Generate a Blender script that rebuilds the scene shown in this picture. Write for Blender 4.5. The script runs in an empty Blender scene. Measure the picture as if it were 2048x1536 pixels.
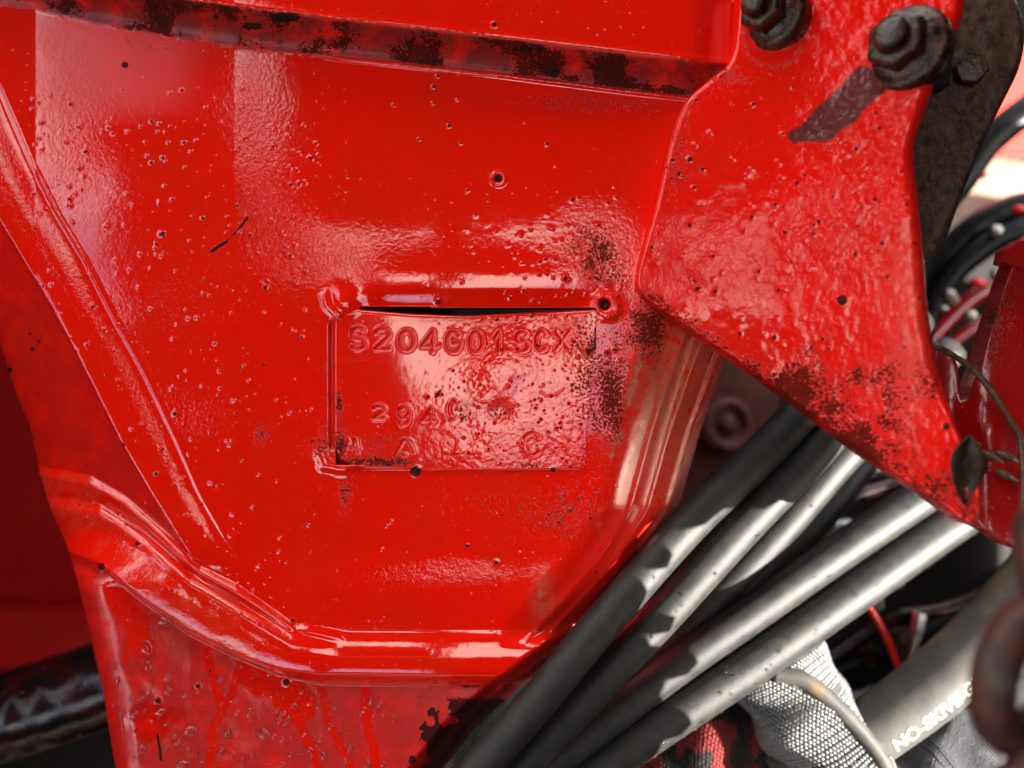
import bpy, bmesh, math, random
import numpy as np
from mathutils import Vector, Matrix, Quaternion

random.seed(7)
rng = np.random.default_rng(11)
SC = bpy.context.scene
COL = SC.collection

# ------------------------------------------------------------------ camera, light, exposure
S = 0.0002                 # metres per unit (0.2 mm)
D = 1500.0                 # camera distance from the painted face, in units
PITCH = math.radians(50)   # the camera looks down by this much
PHI = math.pi / 2 - PITCH
ROT = Matrix.Rotation(PHI, 3, 'X')      # local x right, y up the post, z off its face
C0 = Vector((0, 0, 1.0))                # the machine stands above the ground at z = 0

def W(v):                               # local metres -> world
    return C0 + ROT @ Vector(v)

cam_d = bpy.data.cameras.new('camera')
cam = bpy.data.objects.new('camera', cam_d)
COL.objects.link(cam)
cam.location = W((0, 0, D * S))
cam.rotation_euler = (PHI, 0, 0)
cam_d.sensor_width = 36
cam_d.lens = 36 * D / 2048
cam_d.clip_start = 0.005
cam_d.clip_end = 400
cam_d.dof.use_dof = True
cam_d.dof.focus_distance = D * S - 0.001
cam_d.dof.aperture_fstop = 3.4
SC.camera = cam

SUNL = Vector((0.80, -0.12, 0.59)).normalized()      # towards the sun, in local axes
SUNW = ROT @ SUNL
world = bpy.data.worlds.new('World')
SC.world = world
world.use_nodes = True
nt = world.node_tree
bg = nt.nodes['Background']
sky = nt.nodes.new('ShaderNodeTexSky')
sky.sky_type = 'NISHITA'
sky.sun_disc = False
sky.sun_elevation = math.asin(SUNW.z)
sky.sun_rotation = math.atan2(SUNW.x, SUNW.y)
sky.air_density = 1.0
sky.dust_density = 1.0
sky.ozone_density = 1.0
# broken cloud layer added to the sky, offset to brighten the paint's reflections
_tc = nt.nodes.new('ShaderNodeTexCoord')
_cn = nt.nodes.new('ShaderNodeTexNoise'); _cn.inputs['Scale'].default_value = 3.2; _cn.inputs['Detail'].default_value = 5
_mp = nt.nodes.new('ShaderNodeMapping'); _mp.inputs['Location'].default_value = (9.59, 4.97, 14.7)
nt.links.new(_tc.outputs['Generated'], _mp.inputs[0]); nt.links.new(_mp.outputs[0], _cn.inputs['Vector'])
_mr = nt.nodes.new('ShaderNodeMapRange'); _mr.inputs[1].default_value = .40; _mr.inputs[2].default_value = .56
nt.links.new(_cn.outputs[0], _mr.inputs[0])
_cc = nt.nodes.new('ShaderNodeMix'); _cc.data_type = 'RGBA'; _cc.blend_type = 'MULTIPLY'; _cc.inputs[0].default_value = 1
_cc.inputs[6].default_value = (6.4, 5.7, 4.8, 1); _cc.inputs[7].default_value = (1, 1, 1, 1)
_mx = nt.nodes.new('ShaderNodeMix'); _mx.data_type = 'RGBA'
nt.links.new(_mr.outputs[0], _mx.inputs[0]); nt.links.new(sky.outputs[0], _mx.inputs[6]); nt.links.new(_cc.outputs[2], _mx.inputs[7])
nt.links.new(_mx.outputs[2], bg.inputs[0])
bg.inputs[1].default_value = 0.15
sd = bpy.data.lights.new('sun', 'SUN')
sd.energy = 5.0
sd.angle = math.radians(0.5)
sd.color = (1.0, 0.95, 0.88)
so = bpy.data.objects.new('sun', sd)
so.rotation_euler = SUNW.to_track_quat('Z', 'Y').to_euler()
so.location = (3, -3, 6)
COL.objects.link(so)
SC.view_settings.view_transform = 'Standard'
SC.view_settings.look = 'None'
SC.view_settings.exposure = 2.95
SC.view_settings.gamma = 1

# ------------------------------------------------------------------ helpers
def tag(o, label=None, cat=None, group=None, kind=None):
    if label: o['label'] = label
    if cat: o['category'] = cat
    if group: o['group'] = group
    if kind: o['kind'] = kind
    return o

def at(px, py, h=0.0):
    """a point seen at (px, py), h units in front of the painted face; local metres"""
    k = (D - h) / D
    return np.stack([(np.asarray(px, float) - 1024) * k * S, (768 - np.asarray(py, float)) * k * S,
                     np.asarray(h, float) * S + 0 * np.asarray(px, float)], -1)

def empty(name, org, label, cat, group=None):
    o = bpy.data.objects.new(name, None)
    o.empty_display_size = 0.01
    COL.objects.link(o)
    o.location = W(org)
    o.rotation_euler = (PHI, 0, 0)
    o['_o'] = [float(a) for a in org]
    return tag(o, label, cat, group)

def link_mesh(name, me, mat, parent=None, org=None):
    """me is in local metres; it is placed relative to its parent or to org"""
    o = bpy.data.objects.new(name, me)
    COL.objects.link(o)
    if parent is not None:
        po = np.array(parent['_o'])
        o.parent = parent
        base = po
        o['_o'] = [float(a) for a in po]
    else:
        base = np.array(org if org is not None else (0, 0, 0), float)
        o.location = W(base)
        o.rotation_euler = (PHI, 0, 0)
        o['_o'] = [float(a) for a in base]
    n = len(me.vertices)
    co = np.empty(n * 3)
    me.vertices.foreach_get('co', co)
    co = co.reshape(-1, 3) - base
    me.vertices.foreach_set('co', co.ravel())
    me.update()
    if mat is not None and not me.materials:
        me.materials.append(mat)
    return o

def np_mesh(name, verts, quads, smooth=True, attrs=None):
    me = bpy.data.meshes.new(name)
    verts = np.asarray(verts, float); quads = np.asarray(quads, np.int32)
    me.vertices.add(len(verts)); me.vertices.foreach_set('co', verts.ravel())
    me.loops.add(quads.size); me.loops.foreach_set('vertex_index', quads.ravel())
    me.polygons.add(len(quads))
    me.polygons.foreach_set('loop_start', np.arange(0, quads.size, quads.shape[1], dtype=np.int32))
    me.polygons.foreach_set('use_smooth', np.full(len(quads), smooth))
    me.update(calc_edges=True)
    if attrs:
        for k, v in attrs.items():
            a = me.attributes.new(k, 'FLOAT', 'POINT')
            a.data.foreach_set('value', np.asarray(v, np.float32))
    return me

def bm_mesh(name, bm, smooth=True):
    me = bpy.data.meshes.new(name)
    bmesh.ops.recalc_face_normals(bm, faces=bm.faces)
    bm.to_mesh(me); bm.free()
    for p in me.polygons: p.use_smooth = smooth
    return me

def sst(a, b, x):
    t = np.clip((x - a) / (b - a), 0, 1)
    return t * t * (3 - 2 * t)

_perm = rng.random((256, 256))
def vnoise(x, y, cell, seed=0):
    x = x / cell + seed * 17.31; y = y / cell + seed * 9.77
    xi = np.floor(x).astype(int); yi = np.floor(y).astype(int)
    fx = x - xi; fy = y - yi
    fx = fx * fx * (3 - 2 * fx); fy = fy * fy * (3 - 2 * fy)
    g = lambda a, b: _perm[(a + seed * 31) % 256, (b + seed * 57) % 256]
    return (g(xi, yi) * (1 - fx) + g(xi + 1, yi) * fx) * (1 - fy) + (g(xi, yi + 1) * (1 - fx) + g(xi + 1, yi + 1) * fx) * fy
def fbm(x, y, cell, oct=3, seed=0):
    r = 0; a = .5; t = 0
    for i in range(oct):
        r = r + a * vnoise(x, y, cell / 2 ** i, seed + i); t += a; a *= .5
    return r / t

def seg_d(x, y, pts, closed=False):
    """distance to a polyline, with the nearest point"""
    best = np.full(x.shape, 1e9); nx = np.zeros_like(x); ny = np.zeros_like(x)
    n = len(pts)
    for i in range(n if closed else n - 1):
        ax, ay = pts[i]; bx, by = pts[(i + 1) % n]
        dx, dy = bx - ax, by - ay
        L = dx * dx + dy * dy + 1e-9
        t = np.clip(((x - ax) * dx + (y - ay) * dy) / L, 0, 1)
        qx = ax + t * dx; qy = ay + t * dy
        d = np.hypot(x - qx, y - qy)
        m = d < best
        best = np.where(m, d, best); nx = np.where(m, qx, nx); ny = np.where(m, qy, ny)
    return best, nx, ny

def inside(x, y, poly):
    c = np.zeros(x.shape, bool); n = len(poly)
    for i in range(n):
        x1, y1 = poly[i]; x2, y2 = poly[(i + 1) % n]
        if y1 == y2: continue
        cond = ((y1 > y) != (y2 > y)) & (x < (x2 - x1) * (y - y1) / (y2 - y1) + x1)
        c ^= cond
    return c

def smooth_poly(p, it=2, closed=True):
    p = [tuple(a) for a in p]
    for _ in range(it):
        q = []
        n = len(p)
        rg = range(n if closed else n - 1)
        if not closed: q.append(p[0])
        for i in rg:
            a = p[i]; b = p[(i + 1) % n]
            q.append(tuple(.75 * u + .25 * v for u, v in zip(a, b)))
            q.append(tuple(.25 * u + .75 * v for u, v in zip(a, b)))
        if not closed: q.append(p[-1])
        p = q
    return p

def grid_sheet(poly, step, hfun, afun=None, skirt=0.0, holes=(), split=None):
    """relief sheet over an outline in image units; returns [(key, verts, quads, attrs)]"""
    P = np.array(poly)
    x0, y0 = P.min(0) - step; x1, y1 = P.max(0) + step
    xs = np.arange(x0, x1 + step, step); ys = np.arange(y0, y1 + step, step)
    X, Y = np.meshgrid(xs, ys)
    ins = inside(X, Y, poly)
    bd, nx, ny = seg_d(X, Y, poly, True)
    keep = ins | (bd < step * .75)
    idx = np.arange(X.size).reshape(X.shape)
    f = keep[:-1, :-1] & keep[1:, :-1] & keep[1:, 1:] & keep[:-1, 1:]
    quads = np.stack([idx[1:, :-1][f], idx[1:, 1:][f], idx[:-1, 1:][f], idx[:-1, :-1][f]], 1)
    cnt_ = np.bincount(quads.ravel(), minlength=X.size).reshape(X.shape)
    rim = (cnt_ > 0) & (cnt_ < 4) & (bd < step * 1.6)      # open rim: pulled on to the outline
    Xm = np.where(rim, nx, X); Ym = np.where(rim, ny, Y)
    H = hfun(Xm, Ym, np.where(ins & ~rim, bd, 0))
    A = afun(Xm, Ym) if afun else {}
    V = at(Xm, Ym, H).reshape(-1, 3)
    xf = Xm.ravel(); yf = Ym.ravel()
    out = []
    if split is None:
        groups = [(None, np.ones(len(quads), bool))]
    else:
        cx = xf[quads].mean(1); cy = yf[quads].mean(1)
        lab = split(cx, cy)
        groups = [(k, lab == k) for k in np.unique(lab)]
    e = np.concatenate([quads[:, [0, 1]], quads[:, [1, 2]], quads[:, [2, 3]], quads[:, [3, 0]]])
    es = np.sort(e, 1); key = es[:, 0].astype(np.int64) * X.size + es[:, 1]
    uq, inv, cnt = np.unique(key, return_inverse=True, return_counts=True)
    bnd = cnt[inv] == 1
    face_of = np.tile(np.arange(len(quads)), 4)
    hf = H.ravel()
    for k, m in groups:
        q = quads[m]
        if skirt:
            eb = e[bnd & m[face_of]]
            vb = np.unique(eb)
            mp = {v: i + len(V) for i, v in enumerate(vb)}
            low = at(xf[vb], yf[vb], hf[vb]) 
            low[:, 2] -= skirt * S
            Vx = np.concatenate([V, low])
            sq = np.array([[b, a, mp[a], mp[b]] for a, b in eb], np.int32).reshape(-1, 4)
            q = np.concatenate([q, sq])
            At = {n_: np.concatenate([v.ravel(), v.ravel()[vb]]) for n_, v in A.items()}
        else:
            Vx = V; At = {n_: v.ravel() for n_, v in A.items()}
        used = np.unique(q); remap = np.zeros(len(Vx), np.int32); remap[used] = np.arange(len(used))
        out.append((k, Vx[used], remap[q], {n_: v[used] for n_, v in At.items()}))
    return out

def catmull(pts, n=8):
    P = [np.array(p, float) for p in pts]
    P = [2 * P[0] - P[1]] + P + [2 * P[-1] - P[-2]]
    out = []
    for i in range(1, len(P) - 2):
        a, b, c, d = P[i - 1], P[i], P[i + 1], P[i + 2]
        for j in range(n):
            t = j / n
            out.append(.5 * ((2 * b) + (-a + c) * t + (2 * a - 5 * b + 4 * c - d) * t * t + (-a + 3 * b - 3 * c + d) * t ** 3))
    out.append(P[-2])
    return np.array(out)

def tube_mesh(name, pts, r, seg=24, n=10, wob=0.0, cap=True, flat=1.0):
    """pts: (px, py, h); r: radius in image units at that depth (number or list)"""
    C = catmull(pts, n)
    L = at(C[:, 0], C[:, 1], C[:, 2])
    if isinstance(r, (int, float)): rr = np.full(len(C), float(r))
    else: rr = np.interp(np.linspace(0, 1, len(C)), np.linspace(0, 1, len(r)), r)
    rr = rr * S * (D - C[:, 2]) / D
    T = np.gradient(L, axis=0); T /= np.linalg.norm(T, axis=1)[:, None]
    up = np.array([0, 0, 1.0])
    N = np.empty_like(T)
    v = up - T[0] * T[0].dot(up)
    if np.linalg.norm(v) < .1: v = np.array([1.0, 0, 0]) - T[0] * T[0][0]
    v /= np.linalg.norm(v)
    for i in range(len(T)):
        v = v - T[i] * T[i].dot(v); v /= np.linalg.norm(v); N[i] = v
    B = np.cross(T, N)
    a = np.linspace(0, 2 * math.pi, seg, endpoint=False)
    k = rr[:, None] * (1 + wob * np.sin(np.arange(len(C)) * 1.7)[:, None])
    V = L[:, None] + k[..., None] * (np.cos(a)[None, :, None] * N[:, None] * flat + np.sin(a)[None, :, None] * B[:, None])
    m = len(C)
    i = np.arange(m - 1)[:, None]; j = np.arange(seg)[None, :]
    q = np.stack([i * seg + j, i * seg + (j + 1) % seg, (i + 1) * seg + (j + 1) % seg, (i + 1) * seg + j], -1).reshape(-1, 4)
    V = V.reshape(-1, 3)
    if cap:
        c0 = len(V); V = np.concatenate([V, L[:1], L[-1:]])
        j = np.arange(seg)
        q0 = np.stack([(j + 1) % seg, j, np.full(seg, c0), np.full(seg, c0)], 1)
        me = bpy.data.meshes.new(name)
        faces = [tuple(x) for x in q] + [((jj + 1) % seg, jj, c0) for jj in range(seg)] + \
                [((m - 1) * seg + jj, (m - 1) * seg + (jj + 1) % seg, c0 + 1) for jj in range(seg)]
        me.from_pydata([tuple(x) for x in V], [], faces)
        for p in me.polygons: p.use_smooth = True
        me.update()
        return me
    return np_mesh(name, V, q)

def lathe_mesh(name, prof, base, axis, seg=32, hexfrom=None, smooth=True, unit=S):
    """prof: (radius, height); base in local metres; axis a direction. hexfrom: index range made hexagonal"""
    ax = Vector(axis).normalized()
    q = ax.to_track_quat('Z', 'Y')
    b = Vector(base)
    bm = bmesh.new(); rings = []
    for i, (r, z) in enumerate(prof):
        ring = []
        for k in range(seg):
            a = 2 * math.pi * k / seg
            rad = r
            if hexfrom and hexfrom[0] <= i <= hexfrom[1]:
                aa = (a % (math.pi / 3)) - math.pi / 6
                rad = r * math.cos(math.pi / 6) / math.cos(aa)
            v = q @ Vector((rad * math.cos(a) * unit, rad * math.sin(a) * unit, z * unit))
            ring.append(bm.verts.new(b + v))
        rings.append(ring)
    for i in range(len(rings) - 1):
        for k in range(seg):
            bm.faces.new((rings[i][k], rings[i][(k + 1) % seg], rings[i + 1][(k + 1) % seg], rings[i + 1][k]))
    bm.faces.new(rings[-1]); bm.faces.new(list(reversed(rings[0])))
    return bm_mesh(name, bm, smooth)

def slab_mesh(name, poly, h, thick, hf=None, bevel=3):
    """plate with an outline in image units, front face at h, real thickness, bevelled rim"""
    p = poly
    n = len(p)
    P = np.array(p, float); c = P.mean(0)
    hh = np.array([hf(x, y) for x, y in p]) if hf else np.full(n, float(h))
    area = 0.5 * np.sum(P[:, 0] * np.roll(P[:, 1], -1) - np.roll(P[:, 0], -1) * P[:, 1])
    d = np.roll(P, -1, 0) - np.roll(P, 1, 0); d /= np.linalg.norm(d, axis=1)[:, None] + 1e-9
    nrm = np.stack([d[:, 1], -d[:, 0]], 1) * (1 if area > 0 else -1)
    inn = P - nrm * bevel
    f0 = at(inn[:, 0], inn[:, 1], hh)
    f1 = at(P[:, 0], P[:, 1], hh - bevel)
    f2 = f1.copy(); f2[:, 2] -= thick * S
    bm = bmesh.new()
    r = [[bm.verts.new(v) for v in f] for f in (f0, f1, f2)]
    bm.faces.new(r[0]); bm.faces.new(r[2][::-1])
    for a in range(2):
        for i in range(n):
            bm.faces.new((r[a][i], r[a][(i + 1) % n], r[a + 1][(i + 1) % n], r[a + 1][i]))
    bmesh.ops.triangulate(bm, faces=[f for f in bm.faces if len(f.verts) > 4])
    return bm_mesh(name, bm, False)

def box_mesh(name, lo, hi, bev=0.003):
    bm = bmesh.new()
    bmesh.ops.create_cube(bm, size=1)
    lo = Vector(lo); hi = Vector(hi)
    for v in bm.verts:
        v.co = Vector([lo[i] + (v.co[i] + .5) * (hi[i] - lo[i]) for i in range(3)])
    bmesh.ops.bevel(bm, geom=bm.edges[:], offset=bev, segments=2, affect='EDGES')
    return bm_mesh(name, bm, False)

# ------------------------------------------------------------------ materials
class NB:
    def __init__(s, name):
        s.m = bpy.data.materials.new(name); s.m.use_nodes = True
        s.t = s.m.node_tree; s.b = s.t.nodes['Principled BSDF']
        tc = s.t.nodes.new('ShaderNodeTexCoord')
        mp = s.t.nodes.new('ShaderNodeMapping'); mp.inputs['Scale'].default_value = (1 / S,) * 3
        s.t.links.new(tc.outputs['Object'], mp.inputs['Vector'])
        s.co = mp.outputs['Vector']
    def L(s, a, b): s.t.links.new(a, b)
    def set(s, sock, v):
        if isinstance(v, (int, float)): sock.default_value = v
        elif isinstance(v, tuple): sock.default_value = (*v, 1) if len(v) == 3 else v
        else: s.L(v, sock)
    def noise(s, cell, detail=3, rough=.55, scale=None, dist=0, off=None):
        n = s.t.nodes.new('ShaderNodeTexNoise'); n.inputs['Scale'].default_value = 1 / cell
        n.inputs['Detail'].default_value = detail; n.inputs['Roughness'].default_value = rough
        n.inputs['Distortion'].default_value = dist
        co = s.co
        if scale or off:
            m = s.t.nodes.new('ShaderNodeMapping')
            if scale: m.inputs['Scale'].default_value = scale
            if off: m.inputs['Location'].default_value = off
            s.L(co, m.inputs['Vector']); co = m.outputs[0]
        s.L(co, n.inputs['Vector'])
        return n.outputs[0]
    def attr(s, name):
        a = s.t.nodes.new('ShaderNodeAttribute'); a.attribute_name = name
        return a.outputs['Fac']
    def math(s, op, a, b=0.0, c=None, clamp=False):
        m = s.t.nodes.new('ShaderNodeMath'); m.operation = op; m.use_clamp = clamp
        s.set(m.inputs[0], a); s.set(m.inputs[1], b)
        if c is not None: s.set(m.inputs[2], c)
        return m.outputs[0]
    def thr(s, v, lo, hi):
        m = s.t.nodes.new('ShaderNodeMapRange'); m.interpolation_type = 'SMOOTHSTEP'
        s.set(m.inputs[0], v); m.inputs[1].default_value = lo; m.inputs[2].default_value = hi
        return m.outputs[0]
    def mix(s, f, a, b):
        m = s.t.nodes.new('ShaderNodeMix'); m.data_type = 'RGBA'
        s.set(m.inputs[0], f); s.set(m.inputs[6], a); s.set(m.inputs[7], b)
        return m.outputs[2]
    def mixf(s, f, a, b):
        m = s.t.nodes.new('ShaderNodeMix'); m.data_type = 'FLOAT'
        s.set(m.inputs[0], f); s.set(m.inputs[2], a); s.set(m.inputs[3], b)
        return m.outputs[0]
    def dots(s, cell, r0, r1, dens=.5):
        """mask of small round dots scattered one to a cell"""
        v = s.t.nodes.new('ShaderNodeTexVoronoi'); v.inputs['Scale'].default_value = 1 / cell
        s.L(s.co, v.inputs['Vector'])
        sp = s.t.nodes.new('ShaderNodeSeparateColor'); s.L(v.outputs['Color'], sp.inputs[0])
        r = s.math('MULTIPLY_ADD', sp.outputs[0], (r1 - r0) / cell, r0 / cell)
        on = s.math('LESS_THAN', sp.outputs[1], dens)
        d = s.math('SUBTRACT', r, v.outputs['Distance'])
        m = s.math('MULTIPLY', d, cell / 1.2, clamp=True)
        return s.math('MULTIPLY', m, on), v.outputs['Distance']
    def bump(s, h, strength, dist, prev=None):
        b = s.t.nodes.new('ShaderNodeBump'); s.set(b.inputs['Strength'], strength)
        b.inputs['Distance'].default_value = dist * S
        s.set(b.inputs['Height'], h)
        if prev is not None: s.L(prev, b.inputs['Normal'])
        return b.outputs[0]

RED = (0.78, 0.0065, 0.0012)
def paint(name, base=RED, gloss=.045, wear=0.0, has_attr=True, rgh=1.0, spec=.5):
    n = NB(name)
    A = n.attr if has_attr else (lambda k: 0.0)
    grime, dark, dust_sheen, matte, rough, film_shade = A('grime'), A('dark'), A('dust_sheen'), A('matte'), A('rough'), A('film_shade')
    big = n.noise(160, 4)
    col = n.mix(n.thr(big, .35, .7), base, (base[0] * .9, base[1] * 1.6, base[2] * 1.3))
    fine = n.noise(5.5, 4, .7)
    mid = n.noise(34, 4, .65, dist=.4)
    g = n.math('ADD', n.math('MULTIPLY', fine, .74), n.math('MULTIPLY', mid, .26))
    gm = n.math('MULTIPLY_ADD', grime, .34, g)
    gmask = n.thr(gm, .675, .73)
    if wear:
        gmask = n.math('MAXIMUM', gmask, n.thr(n.math('MULTIPLY', mid, fine), .42 - wear * .1, .5))
    grimec = n.mix(n.thr(fine, .35, .6), (0.007, 0.004, 0.003), (0.040, 0.009, 0.005))
    col = n.mix(n.math('MULTIPLY', film_shade, n.thr(n.noise(50, 5, .65, off=(5, 9, 2)), .2, .6)), col, (0.15, 0.008, 0.009))  # dull paint film, and the beam underside's shade as colour
    dust_sheen_m = n.math('MULTIPLY', dust_sheen, n.thr(n.noise(22, 5, .7), .30, .62))
    col = n.mix(dust_sheen_m, col, (0.44, 0.12, 0.065))
    col = n.mix(n.math('MULTIPLY', gmask, .88), col, grimec)
    dm1, dd = n.dots(46, .2, 2.6, .40)
    dm2, _ = n.dots(19, .1, 1.35, .30)
    dm = n.math('MAXIMUM', dm1, dm2)
    dm = n.math('MAXIMUM', dm, n.thr(n.math('ADD', dark, n.math('MULTIPLY', n.math('SUBTRACT', fine, .5), .9)), .42, .58))
    col = n.mix(n.math('MULTIPLY', dm, .93), col, (0.012, 0.009, 0.008))
    n.set(n.b.inputs['Base Color'], col)
    r = n.mixf(matte, gloss, .42)
    r = n.mixf(gmask, r, .55)
    r = n.mixf(n.math('MULTIPLY', dust_sheen_m, .8), r, .5)
    n.set(n.b.inputs['Roughness'], r)
    n.b.inputs['IOR'].default_value = 1.62
    n.set(n.b.inputs['Specular IOR Level'], n.math('MAXIMUM', .02, n.math('ADD', n.math('MULTIPLY_ADD', n.math('MAXIMUM', gmask, dm), -.46, spec), n.math('MULTIPLY', film_shade, -.30))))
    # relief: orange peel everywhere, ripples where the paint is rough
    b = n.bump(n.noise(30, 2, .5), .22 * rgh, 1.0)
    rr = n.math('MULTIPLY_ADD', rough, .5, .02 * rgh)
    b = n.bump(n.noise(8, 3, .6, dist=.15), rr, 1.9, b)
    wm, _ = n.dots(15, .8, 3.4, .55)                 # tiny blisters and drops
    b = n.bump(wm, n.math('MULTIPLY_ADD', rough, .9, .10 * rgh), 1.0, b)
    b = n.bump(n.math('ADD', gmask, dm), .5, 1.0, b)
    n.L(b, n.b.inputs['Normal'])
    return n.m

def simple(name, col, rough=.5, metal=0.0, col2=None, cell=20, bump=.3, bcell=8, bdist=1.0, ior=1.5, dust_sheen=None, spec=.5):
    n = NB(name)
    c = col
    if col2:
        c = n.mix(n.thr(n.noise(cell, 5, .65), .38, .62), col, col2)
    if dust_sheen:
        c = n.mix(n.math('MULTIPLY', n.thr(n.noise(cell * 1.7, 6, .75, off=(31, 7, 3)), .52, .66), .7), c, dust_sheen)
    n.set(n.b.inputs['Base Color'], c)
    n.set(n.b.inputs['Roughness'], n.mixf(n.noise(cell, 3), rough * .8, min(1, rough * 1.2)))
    n.b.inputs['Metallic'].default_value = metal
    n.b.inputs['IOR'].default_value = ior
    n.b.inputs['Specular IOR Level'].default_value = spec
    if bump:
        n.L(n.bump(n.noise(bcell, 4, .6), bump, bdist), n.b.inputs['Normal'])
    return n.m

M_PAINT = paint('red_gloss_paint')
M_PAINT_B = paint('red_bracket_paint', base=(0.66, 0.005, 0.002), gloss=.08, wear=.3, spec=.36)
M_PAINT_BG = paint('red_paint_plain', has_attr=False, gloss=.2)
M_PAINT_CH = paint('shaded_red_paint', base=(0.27, 0.002, 0.002), gloss=.12)  # cheek plate's shade is put into a darker copy of the red
M_PAINT_DK = paint('dark_red_shaded_paint', base=(0.30, 0.003, 0.003), has_attr=False, gloss=.2)  # rear panel's shade is put into this base; dark red pipes share it
M_RUST = simple('rusty_steel', (0.020, 0.009, 0.008), .5, .15, (0.085, 0.030, 0.015), 16, .9, 7, 2.5, dust_sheen=(0.05, 0.045, 0.04))
M_BOLT = simple('greasy_rusted_bolt', (0.006, 0.004, 0.004), .22, 0, (0.055, 0.014, 0.006), 18, .7, 10, 3.0, spec=.35)
M_RUBBER = simple('hose_rubber', (0.015, 0.0145, 0.014), .42, 0, (0.025, 0.023, 0.020), 30, .8, 2.6, 1.4, 1.5, spec=.27)
M_RUBBER_BG = simple('background_rubber', (0.004, 0.004, 0.005), .35, 0, None, 20, .1, 8, spec=.08)
M_GREY = simple('grey_hose_cover', (0.040, 0.039, 0.038), .55, 0, (0.058, 0.053, 0.046), 60, .3, 5, 1.0, dust_sheen=(0.12, 0.075, 0.03), spec=.18)
M_BLACK = simple('black_steel', (0.005, 0.0045, 0.005), .6, 0, (0.009, 0.006, 0.006), 60, .3, 12, spec=.12)
M_STEEL = simple('zinc_fitting', (0.45, 0.45, 0.44), .3, .9, (0.3, 0.28, 0.26), 14, .2, 6)
M_TWIG = simple('wet_twig', (0.045, 0.018, 0.009), .35, 0, (0.12, 0.045, 0.02), 9, .8, 4, 1.5)
M_LEAF = simple('dead_leaf', (0.012, 0.007, 0.005), .45, 0, (0.035, 0.018, 0.011), 12, .9, 6, 1.6, spec=.3)
M_SEED = simple('seed_husk', (0.05, 0.035, 0.015), .5, 0, (0.13, 0.085, 0.03), 6, .6, 4, 1.0)
M_TAN = simple('dusty_tan_metal', (0.20, 0.12, 0.075), .5, 0, (0.16, 0.085, 0.05), 40, .2, 8)
M_GROUND = simple('dry_earth', (0.11, 0.08, 0.055), .9, 0, (0.08, 0.06, 0.04), 900, .5, 100, 8)
m = NB('water_drop'); m.b.inputs['Base Color'].default_value = (1, 1, 1, 1)
m.b.inputs['Transmission Weight'].default_value = 1; m.b.inputs['IOR'].default_value = 1.33
m.b.inputs['Roughness'].default_value = .04
M_DROP = m.m
M_WET = simple('wet_black_pipe', (0.005, 0.004, 0.005), .18, 0, (0.03, 0.002, 0.002), 60, .35, 40, 4, spec=.3)
M_DIM = simple('dim_shaded_red_casting', (0.030, 0.004, 0.003), .5, 0, (0.06, 0.010, 0.006), 60, .4, 20, 2, spec=.2)  # gusset and boss colour darkened to stand for the shade around them

# ------------------------------------------------------------------ ground
me = bpy.data.meshes.new('ground')
me.from_pydata([(-60, -60, 0), (60, -60, 0), (60, 60, 0), (-60, 60, 0)], [], [(0, 1, 2, 3)])
g = bpy.data.objects.new('ground', me); COL.objects.link(g); me.materials.append(M_GROUND)
tag(g, 'bare dry earth under the machine', None, None, 'structure')

# ------------------------------------------------------------------ the red casting: relief
I = np.interp
LB = ([-200, 0, 400, 560, 750, 1010, 1300, 1460, 1600], [-110, -66, 0, 22, 45, 75, 110, 126, 142])
LC = ([-200, -100, 70, 200, 330, 470, 700, 1000, 1250, 1375, 1600], [-20, 0, 22, 52, 74, 100, 118, 150, 182, 196, 215])
XL = ([-200, 250, 440, 540, 620, 760, 880, 980, 1140, 1300], [-230, -100, 0, 60, 108, 181, 241, 300, 400, 500])
XR = ([-200, 120, 180, 320, 430, 520, 640, 745, 880, 990, 1080, 1160, 1300], [-160, -30, 0, 60, 116, 170, 230, 288, 352, 400, 452, 512, 600])
XO = ([-200, 500, 690, 780, 860, 940, 1020, 1090, 1150, 1220, 1300, 1380, 1536, 1660],
      [-300, -62, 0, 28, 60, 76, 100, 132, 150, 168, 186, 205, 230, 252])
Y1 = ([60, 95, 180, 250, 330, 400, 470, 530, 590, 700, 1200, 1500], [925, 934, 950, 990, 1060, 1130, 1165, 1205, 1245, 1258, 1262, 1262])
Y2 = ([60, 110, 200, 290, 380, 480, 580, 700, 1200], [985, 992, 1006, 1062, 1142, 1202, 1262, 1290, 1300])
Y3 = ([60, 100, 140, 200, 280, 380, 470, 560, 640, 1000, 1500], [1060, 1082, 1108, 1130, 1195, 1265, 1310, 1345, 1358, 1363, 1366])
R1 = ([300, 500, 600, 750, 900, 1020, 1120, 1180, 1240, 1300, 1700], [1380, 1330, 1300, 1255, 1215, 1185, 1120, 1060, 1010, 980, 800])
R2 = ([300, 640, 700, 760, 850, 1010, 1150, 1240, 1370, 1450, 1536, 1700], [1560, 1490, 1462, 1440, 1405, 1358, 1272, 1185, 1015, 925, 858, 730])
def XPR(y): return 1194 - (y - 620) * .08
SL_T = ([716, 724, 896, 1072, 1192, 1200], [616, 614, 616, 616, 616, 617])
SL_B = ([716, 724, 826, 932, 1072, 1192, 1200], [617, 620, 628, 631, 624, 620, 618])

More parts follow.
